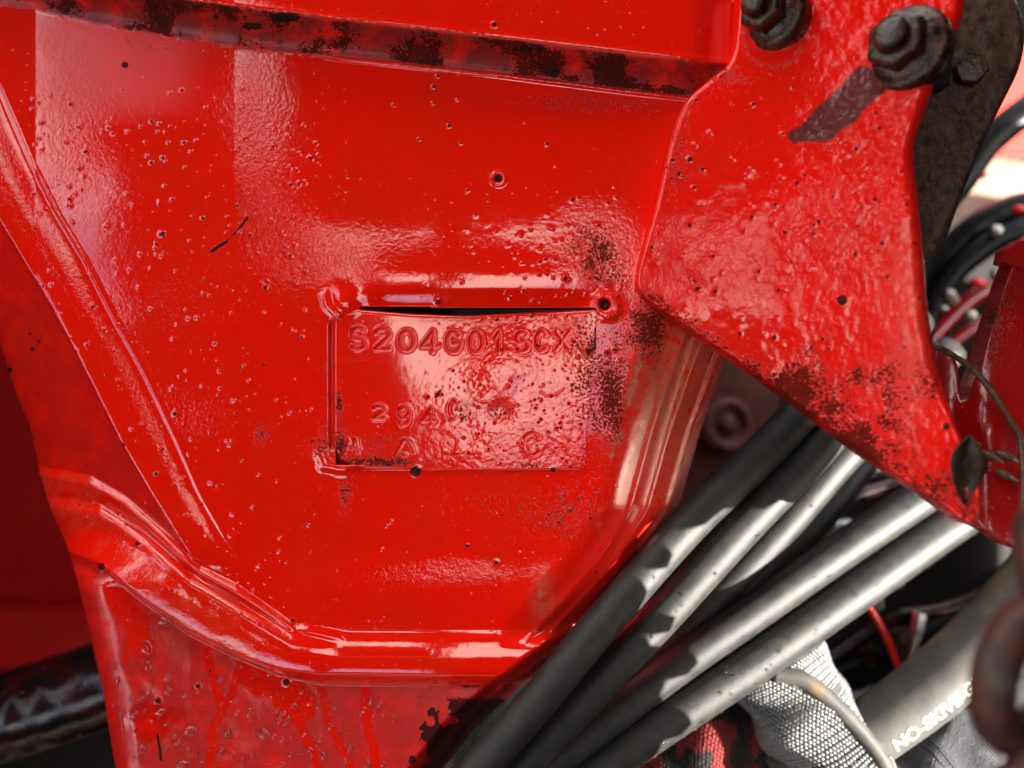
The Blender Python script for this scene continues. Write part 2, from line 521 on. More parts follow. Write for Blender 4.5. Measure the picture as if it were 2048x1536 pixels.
# drops / chips: (x, y, radius, height, darkness)
SPECK = [(997, 357, 10, -5, 1), (988, 48, 6, 3, 1), (1130, 557, 6, 3, 1), (1210, 609, 13, -14, 1), (325, 468, 6, 3, 1), (875, 603, 6, 3, .9),
         (1177, 702, 7, 2, 1), (1215, 705, 5, 2, .9), (1230, 700, 4, 2, .9), (780, 930, 4, 0, .8), (203, 1133, 9, 3, 1), (572, 1364, 8, 4, 1),
         (275, 1087, 6, 3, 1), (395, 1372, 5, 3, 1), (315, 1401, 6, 3, 1), (585, 1240, 5, 2, 1), (312, 948, 5, 2, 1), (935, 1092, 5, 1, 1),
         (993, 1125, 5, 1, 1), (876, 788, 4, 1, 1), (884, 789, 3, 1, 1), (866, 206 + 0, 3, 2, .8), (866, 173, 4, 2, .9), (787, 210, 3, 2, .7),
         (898, 251, 4, 2, .9), (838, 278, 3, 2, .7), (1094, 287, 4, 2, .9), (935, 380, 3, 2, .8), (1215, 570, 8, 3, .2), (1144, 770, 5, 0, .9),
         (830, 943, 12, 3, .9), (1106, 940, 7, 1, .9), (622, 316, 5, 2, .8), (598, 367, 4, 2, .8), (530, 575, 5, 2, 1), (580, 512, 4, 2, .8),
         (250, 130, 9, 0, .75), (303, 325, 4, 2, .9), (172, 303, 4, 2, .9), (158, 254, 4, 2, .8), (368, 285, 4, 2, .8), (140, 398, 4, 2, .9),
         (20, 740, 7, 0, 1), (65, 698, 6, 0, .9), (78, 683, 5, 0, .9), (248, 890, 4, 0, .9), (350, 828, 5, 2, 1), (500, 470, 4, 1, .8)]
r2 = random.Random(5)
for i in range(420):
    # loose spatter, densest on the left of the face and above the slit's right end
    if i < 250: x, y = r2.uniform(60, 640), r2.uniform(150, 1250)
    elif i < 330: x, y = r2.gauss(1130, 90), r2.gauss(520, 60)
    else: x, y = r2.uniform(250, 1250), r2.uniform(130, 1500)
    SPECK.append((x, y, r2.uniform(2.0, 4.2), r2.uniform(.6, 2.2), r2.choice([0, .0, .55, .8])))
# water runs and beads on the lower skirt
DROPS = [(294, 1300, 11, 16), (296, 1336, 7, 12), (335, 1357, 8, 10), (335, 1383, 9, 9), (297, 1385, 6, 8), (320, 1422, 12, 6), (236, 1362, 6, 9),
         (380, 1460, 14, 9), (528, 1468, 13, 11), (500, 1430, 8, 12), (456, 1466, 9, 11), (330, 1240, 16, 12), (467, 1313, 6, 6), (545, 1347, 5, 5),
         (365, 1528, 14, 8), (440, 1360, 7, 6), (640, 1480, 6, 10), (760, 1412, 6, 9), (788, 1440, 5, 9), (838, 1400, 5, 8), (700, 1500, 6, 9),
         (268, 1460, 6, 9), (283, 1500, 8, 10), (230, 1410, 5, 8)]
for i in range(110):
    q = r2.random()
    DROPS.append((r2.uniform(235, 860), r2.uniform(1385, 1534), 1.8 + 4.5 * q ** 2, 2 + 6 * q ** 2 * r2.uniform(.7, 1.4)))

def ridge(d, w, h): return h * np.exp(-(d / w) ** 2)

def h_base(x, y): return 3.0 * (fbm(x, y, 420, 2, 3) - .5) + 1.2 * (fbm(x, y, 120, 2, 5) - .5)
def h_main(x, y, bd):
    yb = I(x, *LB); yc = I(x, *LC)
    h = h_base(x, y)
    # left facet, raised strip, outer facet
    xl = I(y, *XL); xr = I(y, *XR)
    fade = 1 - sst(1050, 1180, y)
    h -= .10 * np.clip(470 - x, 0, 400) * sst(60, 0, x - 470) * fade
    t = (xr - x) / np.maximum(xr - xl, 1)
    prof = 10 * sst(0, .6, t) + 4 * sst(.5, 1.0, t)
    h += prof * fade
    h += 1.3 * np.exp(-((x - xr) / 5) ** 2) * fade
    out = np.clip(xl - x, 0, 400)
    h -= (.42 * out + 5 * sst(0, 5, out)) * fade
    # outer rounding to the post's left edge
    xo = I(y, *XO)
    e = np.clip(x - xo, 0, 60)
    h -= 38 * (1 - np.sqrt(np.clip(1 - (1 - e / 60) ** 2, 0, 1)))
    # fillet at the foot and the rolled weld
    y1 = I(x, *Y1); y2 = I(x, *Y2); y3 = I(x, *Y3)
    h += 7 * sst(y1 - 170, y1 - 60, y) * sst(520, 640, x)
    lf = 1 - sst(480, 700, x)
    w = sst(y1 - 4 - 24 * (1 - lf), y1 + 6 + 18 * (1 - lf), y)
    tt = np.clip((y - y1) / np.maximum(y3 - y1, 1), 0, 1.6)
    roll = (17 + 20 * lf) * np.sin(np.clip(tt, 0, 1) * math.pi * .62) 
    roll += lf * (9 * np.exp(-((y - (y1 + 18)) / 12) ** 2) - 9 * np.exp(-((y - y2) / 10) ** 2) + 5 * np.exp(-((y - y2 - 26) / 14) ** 2))
    roll += lf * 3.5 * (fbm(x, y, 46, 2, 9) - .5)
    h += w * roll
    h -= sst(y3 - 5 - 10 * (1 - lf), y3 + 6 + 8 * (1 - lf), y) * (24 + 8 * lf)
    h += .16 * np.clip(y - y3, 0, 400) * sst(60, 300, x)
    # the right-hand side turns away under the hoses
    xa = I(y, *R1); xb = I(y, *R2)
    u = np.clip((x - xa) / np.maximum(xb - xa, 1), 0, 1.6)
    low = sst(1300, 1240, y)
    h -= low * (120 * u ** 1.6 + 90 * sst(.88, 1.1, u))
    h += low * (5 * np.exp(-((u - .45) / .05) ** 2) + 6 * np.exp(-((u - .66) / .05) ** 2) - 6 * np.exp(-((u - .82) / .05) ** 2))
    h -= (1 - low) * 240 * sst(-46, 60, x - xb)
    # bosses round the ends of the cut
    d = np.hypot(x - 682, (y - 608)); h += 9 * np.exp(-(d / 30) ** 2)
    d, _, _ = seg_d(x, y, [(648, 590), (655, 612), (676, 632)]); h += ridge(d, 8, 5)
    d = np.hypot(x - 1213, (y - 612)); h += 4.5 * np.exp(-((d - 22) / 9) ** 2) * (.6 + .6 * vnoise(x, y, 14, 5))
    d, _, _ = seg_d(x, y, [(640, 908), (650, 930), (690, 938), (712, 922)]); h += ridge(d, 13, 6) + 2 * (fbm(x, y, 18, 2, 99) - .5) * (d < 20)
    d, _, _ = seg_d(x, y, [(660, 880), (666, 905), (672, 915)]); h += ridge(d, 7, 3)
    # lip over the slit: swells, then curls in
    lx = sst(700, 780, x) * sst(1215, 1150, x)
    h += 3.0 * lx * np.exp(-((y - 560) / 45) ** 2)
    h -= 8 * lx * sst(572, 622, y) * (y < 640)
    # groove left of the plate and the recess around / below it
    gx = 662 + (y - 640) * 0.0
    gy = sst(636, 650, y) * sst(905, 890, y)
    h -= 12 * np.exp(-((x - gx - 2) / 4) ** 2) * gy
    bl = sst(690, 760, x) * sst(1215, 1150, x)
    h -= 3.5 * bl * sst(936, 940, y) * (1 - sst(940, 1130, y))
    # slit and the seat under the plate
    st = I(x, *SL_T)
    seat = (x > 672) & (x < XPR(y) - 8) & (y > st) & (y < 930)
    seat2 = (x > 722) & (x < 1190) & (y > st) & (y < 660)
    h = np.where(seat & ~seat2 & (y > 640), h - 45, h)
    h = np.where(seat2, h - 170, h)
    # beam across the top
    tb = (yc - y) / np.maximum(yc - yb, 1)
    h += 62 * sst(-.06, 1.0, tb) * (.35 + .65 * np.clip(tb, 0, 1)) + .10 * np.clip(yb - y, 0, 300) 
    h += 1.5 * np.exp(-((yb - y - 4) / 5) ** 2)
    h += (tb > 0) * (tb < 1) * 2.5 * (fbm(x, y, 30, 3, 21) - .5)
    h += ridge(y - yc - 1, 4, 2.5) * sst(620, 700, x)
    # spatter and beads
    for (sx, sy, r, hh, dk) in SPECK:
        m = (abs(x - sx) < r * 2.2) & (abs(y - sy) < r * 2.2)
        if not m.any(): continue
        dd = np.hypot(x[m] - sx, y[m] - sy) / r
        if hh < 0: h[m] += hh * sst(1.0, .5, dd) + 2.0 * np.exp(-((dd - 1.3) / .35) ** 2)
        else: h[m] += hh * np.exp(-dd ** 2 * 1.3)
    return h

def blob(x, y, cx, cy, rx, ry, p=2):
    return np.exp(-(np.abs((x - cx) / rx) ** p + np.abs((y - cy) / ry) ** p))

RUNS = [[(418, 1280), (416, 1320), (440, 1400), (445, 1420), (425, 1460), (420, 1536)], [(490, 1285), (480, 1320), (465, 1390), (442, 1418)],
        [(560, 1345), (590, 1430), (620, 1490), (640, 1540)], [(730, 1370), (735, 1450), (755, 1540)], [(255, 1200), (268, 1260), (250, 1320)],
        [(640, 1370), (660, 1450), (700, 1530)]]

def a_main(x, y):
    yb = I(x, *LB); yc = I(x, *LC); y1 = I(x, *Y1); y3 = I(x, *Y3)
    xl = I(y, *XL); xr = I(y, *XR); xa = I(y, *R1); xb = I(y, *R2)
    z = np.zeros_like(x)
    n1 = fbm(x, y, 60, 4, 31); n2 = fbm(x, y, 26, 3, 37)
    band = sst(-4, 10, yc - y) * sst(-2, 8, y - yb)
    grime = .07 + z
    grime += band * (.30 + .9 * (n1 - .45))
    grime += band * sst(.5, .62, n1) * .25 
    grime += .35 * blob(x, y, 1200, 205, 190, 26) * (x > 900)
    grime += .55 * blob(x, y, 1190, 500, 60, 70) + .75 * blob(x, y, 1300, 660, 48, 75) + .60 * blob(x, y, 1228, 800, 34, 130)
    grime += .40 * blob(x, y, 1170, 780, 50, 160) + .35 * blob(x, y, 1150, 1040, 90, 60) + .25 * blob(x, y, 1240, 560, 40, 60)
    grime += .50 * blob(x, y, 690, 990, 22, 45) + .45 * blob(x, y, 522, 870, 22, 32) + .30 * blob(x, y, 300, 90, 130, 22)
    grime += .22 * blob(x, y, 340, 590, 120, 120) + .35 * blob(x, y, 640, 890, 50, 40) + .3 * blob(x, y, 655, 780, 18, 120)
    grime += .35 * np.exp(-((x - xl) / 4) ** 2) * (y < 1120) * n2 * 1.4 + .25 * blob(x, y, 110, 420, 40, 160)
    grime += .5 * np.exp(-((y - y3 - 2) / 5) ** 2) * n2 + .25 * np.exp(-((y - y1) / 5) ** 2)
    grime += .2 * blob(x, y, 960, 1010, 200, 60) + .16 * (y > y3)
    dark = z.copy()
    for (cx, cy, rx, ry, s) in [(572, 34, 34, 11, 1), (505, 52, 26, 10, .8), (432, 34, 8, 7, .8), (1050, 98, 70, 7, .6), (1095, 112, 34, 8, .5),
                                (1110, 143, 12, 6, .9), (1030, 148, 5, 5, .7), (834, 944, 12, 7, .8)]:
        dark += s * blob(x, y, cx, cy, rx, ry, 2.5)
    for pl, w in [([(424, 502), (436, 494), (450, 485)], 4.5), ([(452, 484), (466, 470), (480, 455)], 1.6), ([(480, 455), (490, 442), (495, 434)], 3.2),
                  ([(315, 1470), (320, 1500), (322, 1520)], 3)]:
        d, _, _ = seg_d(x, y, pl); dark += 1.0 * np.exp(-(d / w) ** 2)
    for (sx, sy, r, hh, dk) in SPECK:
        if dk <= 0: continue
        m = (abs(x - sx) < r * 2) & (abs(y - sy) < r * 2)
        if m.any():
            dark[m] += dk * sst(1.05, .55, np.hypot((x[m] - sx), (y[m] - sy)) / r)
    # dark patch where the skirt meets the hoses
    dark += .9 * sst(-10, 30, (x - (850 + 60 * (n1 - .5))) + (y - 1455) * .55 - 10 + 120 * (n2 - .5)) * sst(1370, 1420, y)
    dark += .6 * blob(x, y, 940, 1372, 40, 6)
    dark = np.where((x > 720) & (x < 1192) & (y > I(x, *SL_T) + 1.5) & (y < 700), 1.3, dark)  # slit interior coloured black to stand for its shade
    dark = np.clip(dark, 0, 1.3)
    u = (x - xa) / np.maximum(xb - xa, 1)
    dust_sheen = .75 * blob(x, y, 1335, 780, 60, 120) + .5 * blob(x, y, 1300, 900, 50, 90) + .35 * blob(x, y, 1380, 700, 60, 50) + .8 * blob(x, y, 1085, 1190, 20, 45)  # tan reflections on the flank, put into the dust colour
    dust_sheen += .8 * np.exp(-((u - .93) / .13) ** 2) * sst(830, 900, y) * sst(1120, 1060, y)
    d, _, _ = seg_d(x, y, [(1290, 700), (1255, 800), (1235, 880), (1215, 950)]); dust_sheen += .9 * np.exp(-(d / 9) ** 2) * (n2 > .45)
    lf = 1 - sst(520, 640, x)
    dust_sheen += .15 * lf * sst(y1, y1 + 12, y) * sst(y3, y3 - 10, y) * sst(.42, .6, fbm(x + .6 * y, y * 1.0, 40, 3, 44)) * sst(560, 440, x)
    
    # matte film: lower skirt with wet runs through it, outer facet
    low = sst(y3 + 2, y3 + 14, y)
    filmm = low * sst(.30, .36, fbm(x, y, 150, 3, 51) + .25 * sst(1400, 1480, y) * 0 + .06)
    wet = z.copy()
    for pl in RUNS:
        d, _, _ = seg_d(x, y, pl); wet = np.maximum(wet, sst(10, 6, d + 6 * (n2 - .5)))
    wet = np.maximum(wet, sst(30, 18, seg_d(x, y, [(225, 1180), (270, 1250), (290, 1290)])[0] + 30 * (n1 - .5)))
    wet = np.maximum(wet, sst(40, 30, seg_d(x, y, [(510, 1350), (560, 1370), (595, 1410)])[0] + 30 * (n1 - .5)))
    matte = .55 * filmm * (1 - wet)
    matte = np.maximum(matte, .28 * (x < xl) * (y < y1 + 5))
    matte = np.maximum(matte, .6 * blob(x, y, 240, 130, 170, 110, 4))
    matte = np.maximum(matte, band * .9)
    matte = np.maximum(matte, .55 * sst(.1, .4, (x - xa) / np.maximum(xb - xa, 1)) * (y < 1240))
    rough = .04 + z
    rough += .9 * blob(x, y, 1190, 500, 90, 100) + .55 * blob(x, y, 700, 520, 120, 55) + .6 * blob(x, y, 500, 200, 60, 130) + .5 * blob(x, y, 530, 420, 70, 130)
    rough += .3 * blob(x, y, 330, 220, 150, 40) + .45 * blob(x, y, 140, 260, 60, 120) + .5 * blob(x, y, 400, 830, 120, 60)
    t = (xr - x) / np.maximum(xr - xl, 1)
    rough += .55 * blob(t, t, .42, .42, .35, .35) * (y < 1050)
    rough += .8 * blob(x, y, 830, 1150, 180, 30) + .5 * lf * (y > y1) * (y < y3)
    rough += .08 * (x < 640)
    rough *= 1 - .75 * blob(x, y, 900, 260, 240, 170, 4)
    film_shade2 = np.maximum(.95 * band, .50 * low * (1 - .7 * wet)) + .36 * (x < xl) * (y < y1) + .30 * blob(x, y, 1190, 210, 190, 22) * (x > 850)  # band: underside shade darkened into the colour; skirt and facet: dull film
    film_shade2 = film_shade2 + .35 * sst(.4, 1.1, u) * (y < 1250)
    return dict(grime=grime, dark=dark, dust_sheen=np.clip(dust_sheen, 0, 1), matte=np.clip(matte, 0, 1), rough=np.clip(rough, 0, 1.2), film_shade=np.clip(film_shade2, 0, 1))

left_out = [(I(yy, *XO), yy) for yy in range(-150, 1661, 30)]
right_out = [(I(yy, *R2) + (0 if yy < 1180 else 30), yy) for yy in range(1640, 299, -30)]
out = left_out + right_out + [(1560, 260), (1600, -150)]
out = [(float(a), float(b)) for a, b in out]

swing = empty('swing_post', at(800, 1500, 0), 'glossy red painted steel casting of a digger with a stamped serial plate and bolted bracket', 'machine part')
RNAMES = {0: 'main_panel', 1: 'cross_beam', 2: 'raised_strip', 3: 'outer_facet', 4: 'weld_seam', 5: 'lower_skirt', 6: 'side_flank', 7: 'beam_underside'}
def split(cx, cy):
    lab = np.zeros(cx.shape, int)
    yb = I(cx, *LB); yc = I(cx, *LC); xl = I(cy, *XL); xr = I(cy, *XR)
    y1 = I(cx, *Y1); y3 = I(cx, *Y3); xa = I(cy, *R1)
    lab[cx > xa + 12] = 6
    lab[(cx < xr) & (cy < y1)] = 2
    lab[(cx < xl) & (cy < y1)] = 3
    lab[cy > y1] = 4
    lab[cy > y3] = 5
    lab[cy < yc] = 7
    lab[cy < yb] = 1
    return lab
for k, V, Q, A in grid_sheet(out, 2.2, h_main, a_main, skirt=20, split=split):
    me = np_mesh(RNAMES[k], V, Q, True, A)
    link_mesh(RNAMES[k], me, M_PAINT, swing)

def water_on_skirt():
    bm = bmesh.new()
    px = np.array([d[0] for d in DROPS], float); py = np.array([d[1] for d in DROPS], float)
    hh = h_main(px[None], py[None], np.full((1, len(px)), 50.))[0]
    for (sx, sy, r, L), h in zip(DROPS, hh):
        c = Vector(at(sx, sy, h + r * .05))
        res = bmesh.ops.create_icosphere(bm, subdivisions=3, radius=1)
        lean = r2.uniform(-.15, .15)
        for v in res['verts']:
            u = v.co.copy()
            up = max(u.y, 0)
            sx_ = r * (1 - .45 * up ** 1.2); sy_ = (L * 1.15 if u.y > 0 else r)
            v.co = c + Vector(((u.x * sx_ + lean * u.y * L) * S, u.y * sy_ * S, u.z * r * .62 * (1 - .35 * up) * S))
    o = link_mesh('water_drops', bm_mesh('water_drops', bm), M_DROP, swing); o['kind'] = 'stuff'
water_on_skirt()

# ------------------------------------------------------------------ the stamped plate
def arc(cx, cy, rx, ry, a0, a1, n=12):
    return [(cx + rx * math.cos(math.radians(a0 + (a1 - a0) * i / n)), cy - ry * math.sin(math.radians(a0 + (a1 - a0) * i / n))) for i in range(n + 1)]
GL = {
 'S': [arc(.5, .26, .46, .26, 38, 262)[:] + arc(.5, .75, .48, .26, 82, -142)],
 '2': [arc(.5, .28, .46, .27, 165, -25) + [(.05, 1), (1, 1)]],
 'O': [arc(.5, .5, .48, .5, 0, 360, 22)],
 '0': [arc(.5, .5, .46, .5, 0, 360, 22)],
 '4': [[(.72, 1), (.72, .0), (.0, .72), (1.02, .72)]],
 'G': [arc(.5, .5, .48, .5, 40, 330, 18) + [(.98, .55), (.5, .55)]],
 '1': [[(.1, .28), (.6, .0), (.6, 1)]],
 'C': [arc(.5, .5, .48, .5, 45, 315, 18)],
 'X': [[(0, 0), (1, 1)], [(1, 0), (0, 1)]],
 '9': [arc(.5, .3, .45, .29, 0, 360, 16), [(.95, .3), (.95, .65)] + arc(.5, .68, .45, .32, 0, -150, 8)],
 'A': [[(0, 1), (.45, 0), (.75, .1), (.95, .75)], [(.1, .95), (.5, .95)]],
 'M': [[(0, 1), (.25, 0), (.5, .7), (.8, 0), (1, 1)]],
 'c': [arc(.6, .5, .6, .5, 60, 250, 12)],
}
TXT = [('S', 699, 654, 34, 47, 1), ('2', 746, 655, 37, 46, 1), ('O', 796, 659, 36, 44, 1), ('4', 841, 661, 37, 45, 1), ('G', 890, 661, 36, 46, 1),
       ('0', 936, 661, 34, 46, 1), ('1', 986, 662, 22, 45, 1), ('S', 1029, 662, 32, 43, .9), ('C', 1069, 661, 30, 43, .9), ('X', 1109, 660, 34, 42, .7),
       ('2', 743, 810, 29, 30, .9), ('9', 794, 812, 28, 40, 1), ('4', 842, 815, 30, 38, 1), ('c', 896, 800, 24, 38, .35),
       ('M', 687, 875, 34, 34, .35), ('A', 786, 878, 48, 38, .5), ('C', 1042, 864, 46, 50, .6)]
def h_plate(x, y, bd):
    yt = I(x, *SL_B)
    h = 1.2 + h_base(x, y)
    k = np.clip((y - yt) / 310, 0, 1)
    bow = sst(730, 960, x) * sst(1200, 1080, x)
    h -= bow * (8 * (1 - k) ** 2.2 + 6 * (1 - k))
    h += .03 * (x - 930) * 0
    
    h += 1.6 * (fbm(x, y, 90, 3, 61) - .5) * sst(1194, 1150, x) * (.5 + sst(820, 1000, x))
    h += 3 * np.exp(-((x - 1000) / 60) ** 2 - ((y - 740) / 40) ** 2)
    h -= 3.2 * np.exp(-((x - 1000) / 26) ** 2 - ((y - 822) / 22) ** 2)
    # blends into the bosses at the corners
    d = np.hypot(x - 682, y - 608); h += 8 * np.exp(-(d / 30) ** 2)
    # wrinkles and runs in the paint
    for pl, hh in WR:
        d, _, _ = seg_d(x, y, pl); h += .42 * hh * np.exp(-(d / 2.0) ** 2)
    h += (fbm(x, y, 7, 2, 71) - .5) * .5 * sst(780, 980, x)
    h += (fbm(x, y, 22, 2, 73) - .5) * .3 * sst(700, 900, x)
    # stamped characters: a groove with a thrown-up rim
    for ch, gx, gy, gw, gh, dep in TXT:
        m = (x > gx - 14) & (x < gx + gw + 14) & (y > gy - 14) & (y < gy + gh + 14)
        if not m.any(): continue
        best = np.full(m.sum(), 1e9)
        for st in GL[ch]:
            pl = [(gx + 3.5 + a * (gw - 7), gy + 3 + b * (gh - 6)) for a, b in st]
            d, _, _ = seg_d(x[m], y[m], pl); best = np.minimum(best, d)
        h[m] += dep * (-3.6 * np.exp(-(best / 2.7) ** 2) + .9 * np.exp(-((best - 5.8) / 1.8) ** 2))
    for (sx, sy, r, hh, dk) in SPECK + PSP:
        m = (abs(x - sx) < r * 2.2) & (abs(y - sy) < r * 2.2)
        if not m.any(): continue
        h[m] += hh * np.exp(-(np.hypot(x[m] - sx, y[m] - sy) / r) ** 2 * 1.3)
    # rounded rim
    e = np.clip(bd, 0, 7)
    h -= 6 * (1 - np.sqrt(np.clip(1 - (1 - e / 7) ** 2, 0, 1))) * np.maximum(sst(690, 680, x), sst(645, 632, y) * sst(1188, 1170, x))
    return h
r3 = random.Random(9)
WR = []
for i in range(7):
    x, y = r3.uniform(820, 1130), r3.uniform(720, 915)
    pl = [(x, y)]
    a = r3.uniform(-.9, .9)
    for j in range(r3.randint(3, 7)):
        a += r3.uniform(-.8, .8); x += 13 * math.cos(a); y += 10 * math.sin(a); pl.append((x, y))
    WR.append((pl, r3.uniform(.7, 1.6)))
WR.append(([(868, 856), (900, 862), (915, 880), (912, 905), (960, 905)], 1.5))
WR.append(([(975, 712), (962, 730), (980, 752)], 1.2))
PSP = []
for i in range(260):
    x = 1196 - abs(r3.gauss(0, 150)); y = r3.uniform(630, 935)
    if x < 680 or x > 1165: continue
    PSP.append((x, y, r3.uniform(1.3, 3.2), r3.uniform(.4, 1.3), r3.choice([0, .6, .9])))
def a_plate(x, y):
    z = np.zeros_like(x)
    n1 = fbm(x, y, 40, 4, 81)
    grime = .08 + .45 * blob(x, y, 1185, 700, 60, 130) + .30 * blob(x, y, 1190, 860, 60, 120) + z
    grime += .62 * blob(x, y, 1000, 822, 34, 26) * (1 - .6 * blob(x, y, 1000, 818, 14, 12)) + .55 * blob(x, y, 925, 830, 22, 26)
    grime += .62 * blob(x, y, 678, 800, 10, 40) + .55 * blob(x, y, 680, 890, 16, 34) + .62 * blob(x, y, 760, 925, 110, 12) + .35 * blob(x, y, 760, 890, 90, 30)
    grime += .50 * blob(x, y, 1060, 930, 60, 10) + .25 * blob(x, y, 720, 720, 200, 6)
    dark = z.copy()
    for (sx, sy, r, hh, dk) in SPECK + PSP:
        if dk <= 0: continue
        m = (abs(x - sx) < r * 2) & (abs(y - sy) < r * 2)
        if m.any(): dark[m] += dk * sst(1.1, .55, np.hypot((x[m] - sx), (y[m] - sy)) / r)
    for pl, w in [([(872, 794), (880, 782)], 3.4), ([(1072, 688), (1080, 694)], 2.4)]:
        d, _, _ = seg_d(x, y, pl); dark += np.exp(-(d / w) ** 2)
    dust_sheen = .5 * blob(x, y, 935, 800, 14, 22) + .35 * blob(x, y, 900, 640, 120, 6) + .3 * blob(x, y, 1140, 650, 30, 10)
    rough = .05 + .45 * sst(800, 1000, x) * sst(.35, .6, n1) + .12 * (y > 850)
    rough *= 1 - .5 * blob(x, y, 1000, 745, 70, 40)
    matte = .10 + .15 * sst(900, 1150, x)
    return dict(grime=grime, dark=np.clip(dark, 0, 1.2), dust_sheen=dust_sheen, matte=matte + z, rough=rough)
top = [(xx, float(I(xx, *SL_B))) for xx in range(724, 1193, 12)]
plate_out = [(668, 640), (690, 626), (716, 617)] + top + [(1193, 632), (1183, 760), (1174, 870), (1169, 936), (1000, 938), (800, 936), (700, 930), (676, 914), (668, 890)]
k, V, Q, A = grid_sheet(plate_out, 1.25, h_plate, a_plate, skirt=14)[0]
pl = link_mesh('serial_plate', np_mesh('serial_plate', V, Q, True, A), M_PAINT, swing)
tag(pl, 'stamped red plate reading S204G01SCX over 294')

# ------------------------------------------------------------------ bolted bracket
BR = [(1474, 60), (1462, 126), (1430, 150), (1372, 196), (1352, 240), (1338, 290), (1310, 420), (1283, 505), (1271, 555), (1275, 582), (1295, 602),
      (1380, 660), (1460, 712), (1520, 755), (1640, 842), (1720, 905), (1800, 958), (1880, 1010), (1925, 1048), (1950, 1052), (1966, 1010), (1955, 940),
      (1925, 885), (1905, 830), (1880, 745), (1866, 690), (1853, 600), (1848, 500), (1838, 400), (1828, 310), (1835, 270), (1855, 215), (1870, 172),
      (1866, 152), (1835, 150), (1830, 100), (1880, 78), (1915, 70), (1925, 40), (1932, 0), (1935, -60), (1480, -60)]
BRs = smooth_poly(BR, 2)
def hb0(x, y): return 34 + .255 * (x - 1272) + .00012 * np.clip(x - 1500, 0, 999) ** 2
def h_br(x, y, bd):
    h = hb0(x, y)
    right = sst(1600, 1780, x)
    rr = 9 + 22 * right * sst(900, 700, y)
    e = np.clip(bd, 0, rr)
    h -= rr * (1 - np.sqrt(np.clip(1 - (1 - e / rr) ** 2, 0, 1)))
    h += 9 * (fbm(x, y, 260, 2, 91) - .5) + 3.5 * (fbm(x, y, 70, 3, 92) - .5)
    ro = sst(1480, 1700, x)
    h += ro * 2.6 * (fbm(x, y * .6, 20, 3, 93) - .5)
    for (sx, sy, r, hh, dk) in BSP:
        m = (abs(x - sx) < r * 2.2) & (abs(y - sy) < r * 2.2)
        if m.any(): h[m] += .55 * hh * np.exp(-(np.hypot(x[m] - sx, y[m] - sy) / r) ** 2 * 1.3)
    return h
BSP = [(1684, 600, 13, 4, 1), (1395, 577, 6, 3, 1), (1430, 583, 6, 3, 1), (1392, 200, 4, 2, 1), (1380, 318, 7, 2, 1), (1345, 320, 5, 2, 1),
       (1893, 852, 9, 3, .9), (1557, 580, 5, 2, 1), (1520, 752, 5, 2, .9), (1480, 668, 5, 2, .9), (1645, 678, 5, 2, .9)]
r4 = random.Random(3)
for i in range(230):
    x, y = (r4.uniform(1290, 1860), r4.uniform(150, 900)) if i < 120 else (r4.gauss(1700, 90), r4.gauss(420, 150))
    BSP.append((x, y, r4.uniform(3, 7), r4.uniform(1, 3.2), r4.choice([0, 0, 0, .7])))
def a_br(x, y):
    z = np.zeros_like(x)
    n1 = fbm(x, y, 70, 4, 95); n2 = fbm(x, y, 30, 3, 96)
    dl, _, _ = seg_d(x, y, [(1295, 602), (1460, 712), (1640, 842), (1800, 958), (1925, 1048)])
    grime = .10 + .50 * np.exp(-(dl / (30 + 60 * sst(1500, 1700, x))) ** 2) * (.6 + .8 * n1)
    grime += .34 * blob(x, y, 1355, 300, 35, 120) + .25 * blob(x, y, 1370, 520, 60, 90) + .45 * blob(x, y, 1440, 150, 60, 30)
    grime += .42 * sst(.45, .6, n1) * blob(x, y, 1740, 760, 130, 150) + .30 * blob(x, y, 1640, 760, 90, 60)
    grime += .30 * np.exp(-(np.clip(1866 - x, 0, 99) / 28) ** 2) * (y > 560) * (y < 800) * (n1 > .45)
    # old bare patch below the right bolt
    pd, _, _ = seg_d(x, y, [(1730, 170), (1690, 210), (1640, 250), (1590, 272)])
    bare = sst(1.1, .85, pd / (38 - 25 * sst(1660, 1585, x)) + .5 * (n2 - .5))
    dark = z.copy()
    for (sx, sy, r, hh, dk) in BSP:
        if dk <= 0: continue
        m = (abs(x - sx) < r * 2) & (abs(y - sy) < r * 2)
        if m.any(): dark[m] += dk * sst(1.1, .5, np.hypot((x[m] - sx), (y[m] - sy)) / r)
    dark += .8 * blob(x, y, 1755, 180, 25, 15) + .6 * np.exp(-(np.hypot((x - 1545), (y - 75)) - 60) ** 2 / 400) * (y > 60) * .7
    matte = .0 + .6 * blob(x, y, 1790, 740, 80, 170) * n1 * 1.4 + .25 * (y > 600) * n1 * blob(x, y, 1780, 800, 160, 200)
    rough = .06 + .45 * sst(330, 460, y) * sst(660, 560, y) + .8 * sst(1500, 1680, x) + .4 * blob(x, y, 1480, 170, 60, 60)
    dust_sheen = .35 * blob(x, y, 1830, 680, 25, 110) + .2 * blob(x, y, 1800, 560, 40, 90)
    return dict(grime=grime, dark=np.clip(dark, 0, 1.2), dust_sheen=dust_sheen + z, matte=np.clip(matte, 0, 1), rough=np.clip(rough, 0, 1.2), bare=bare)
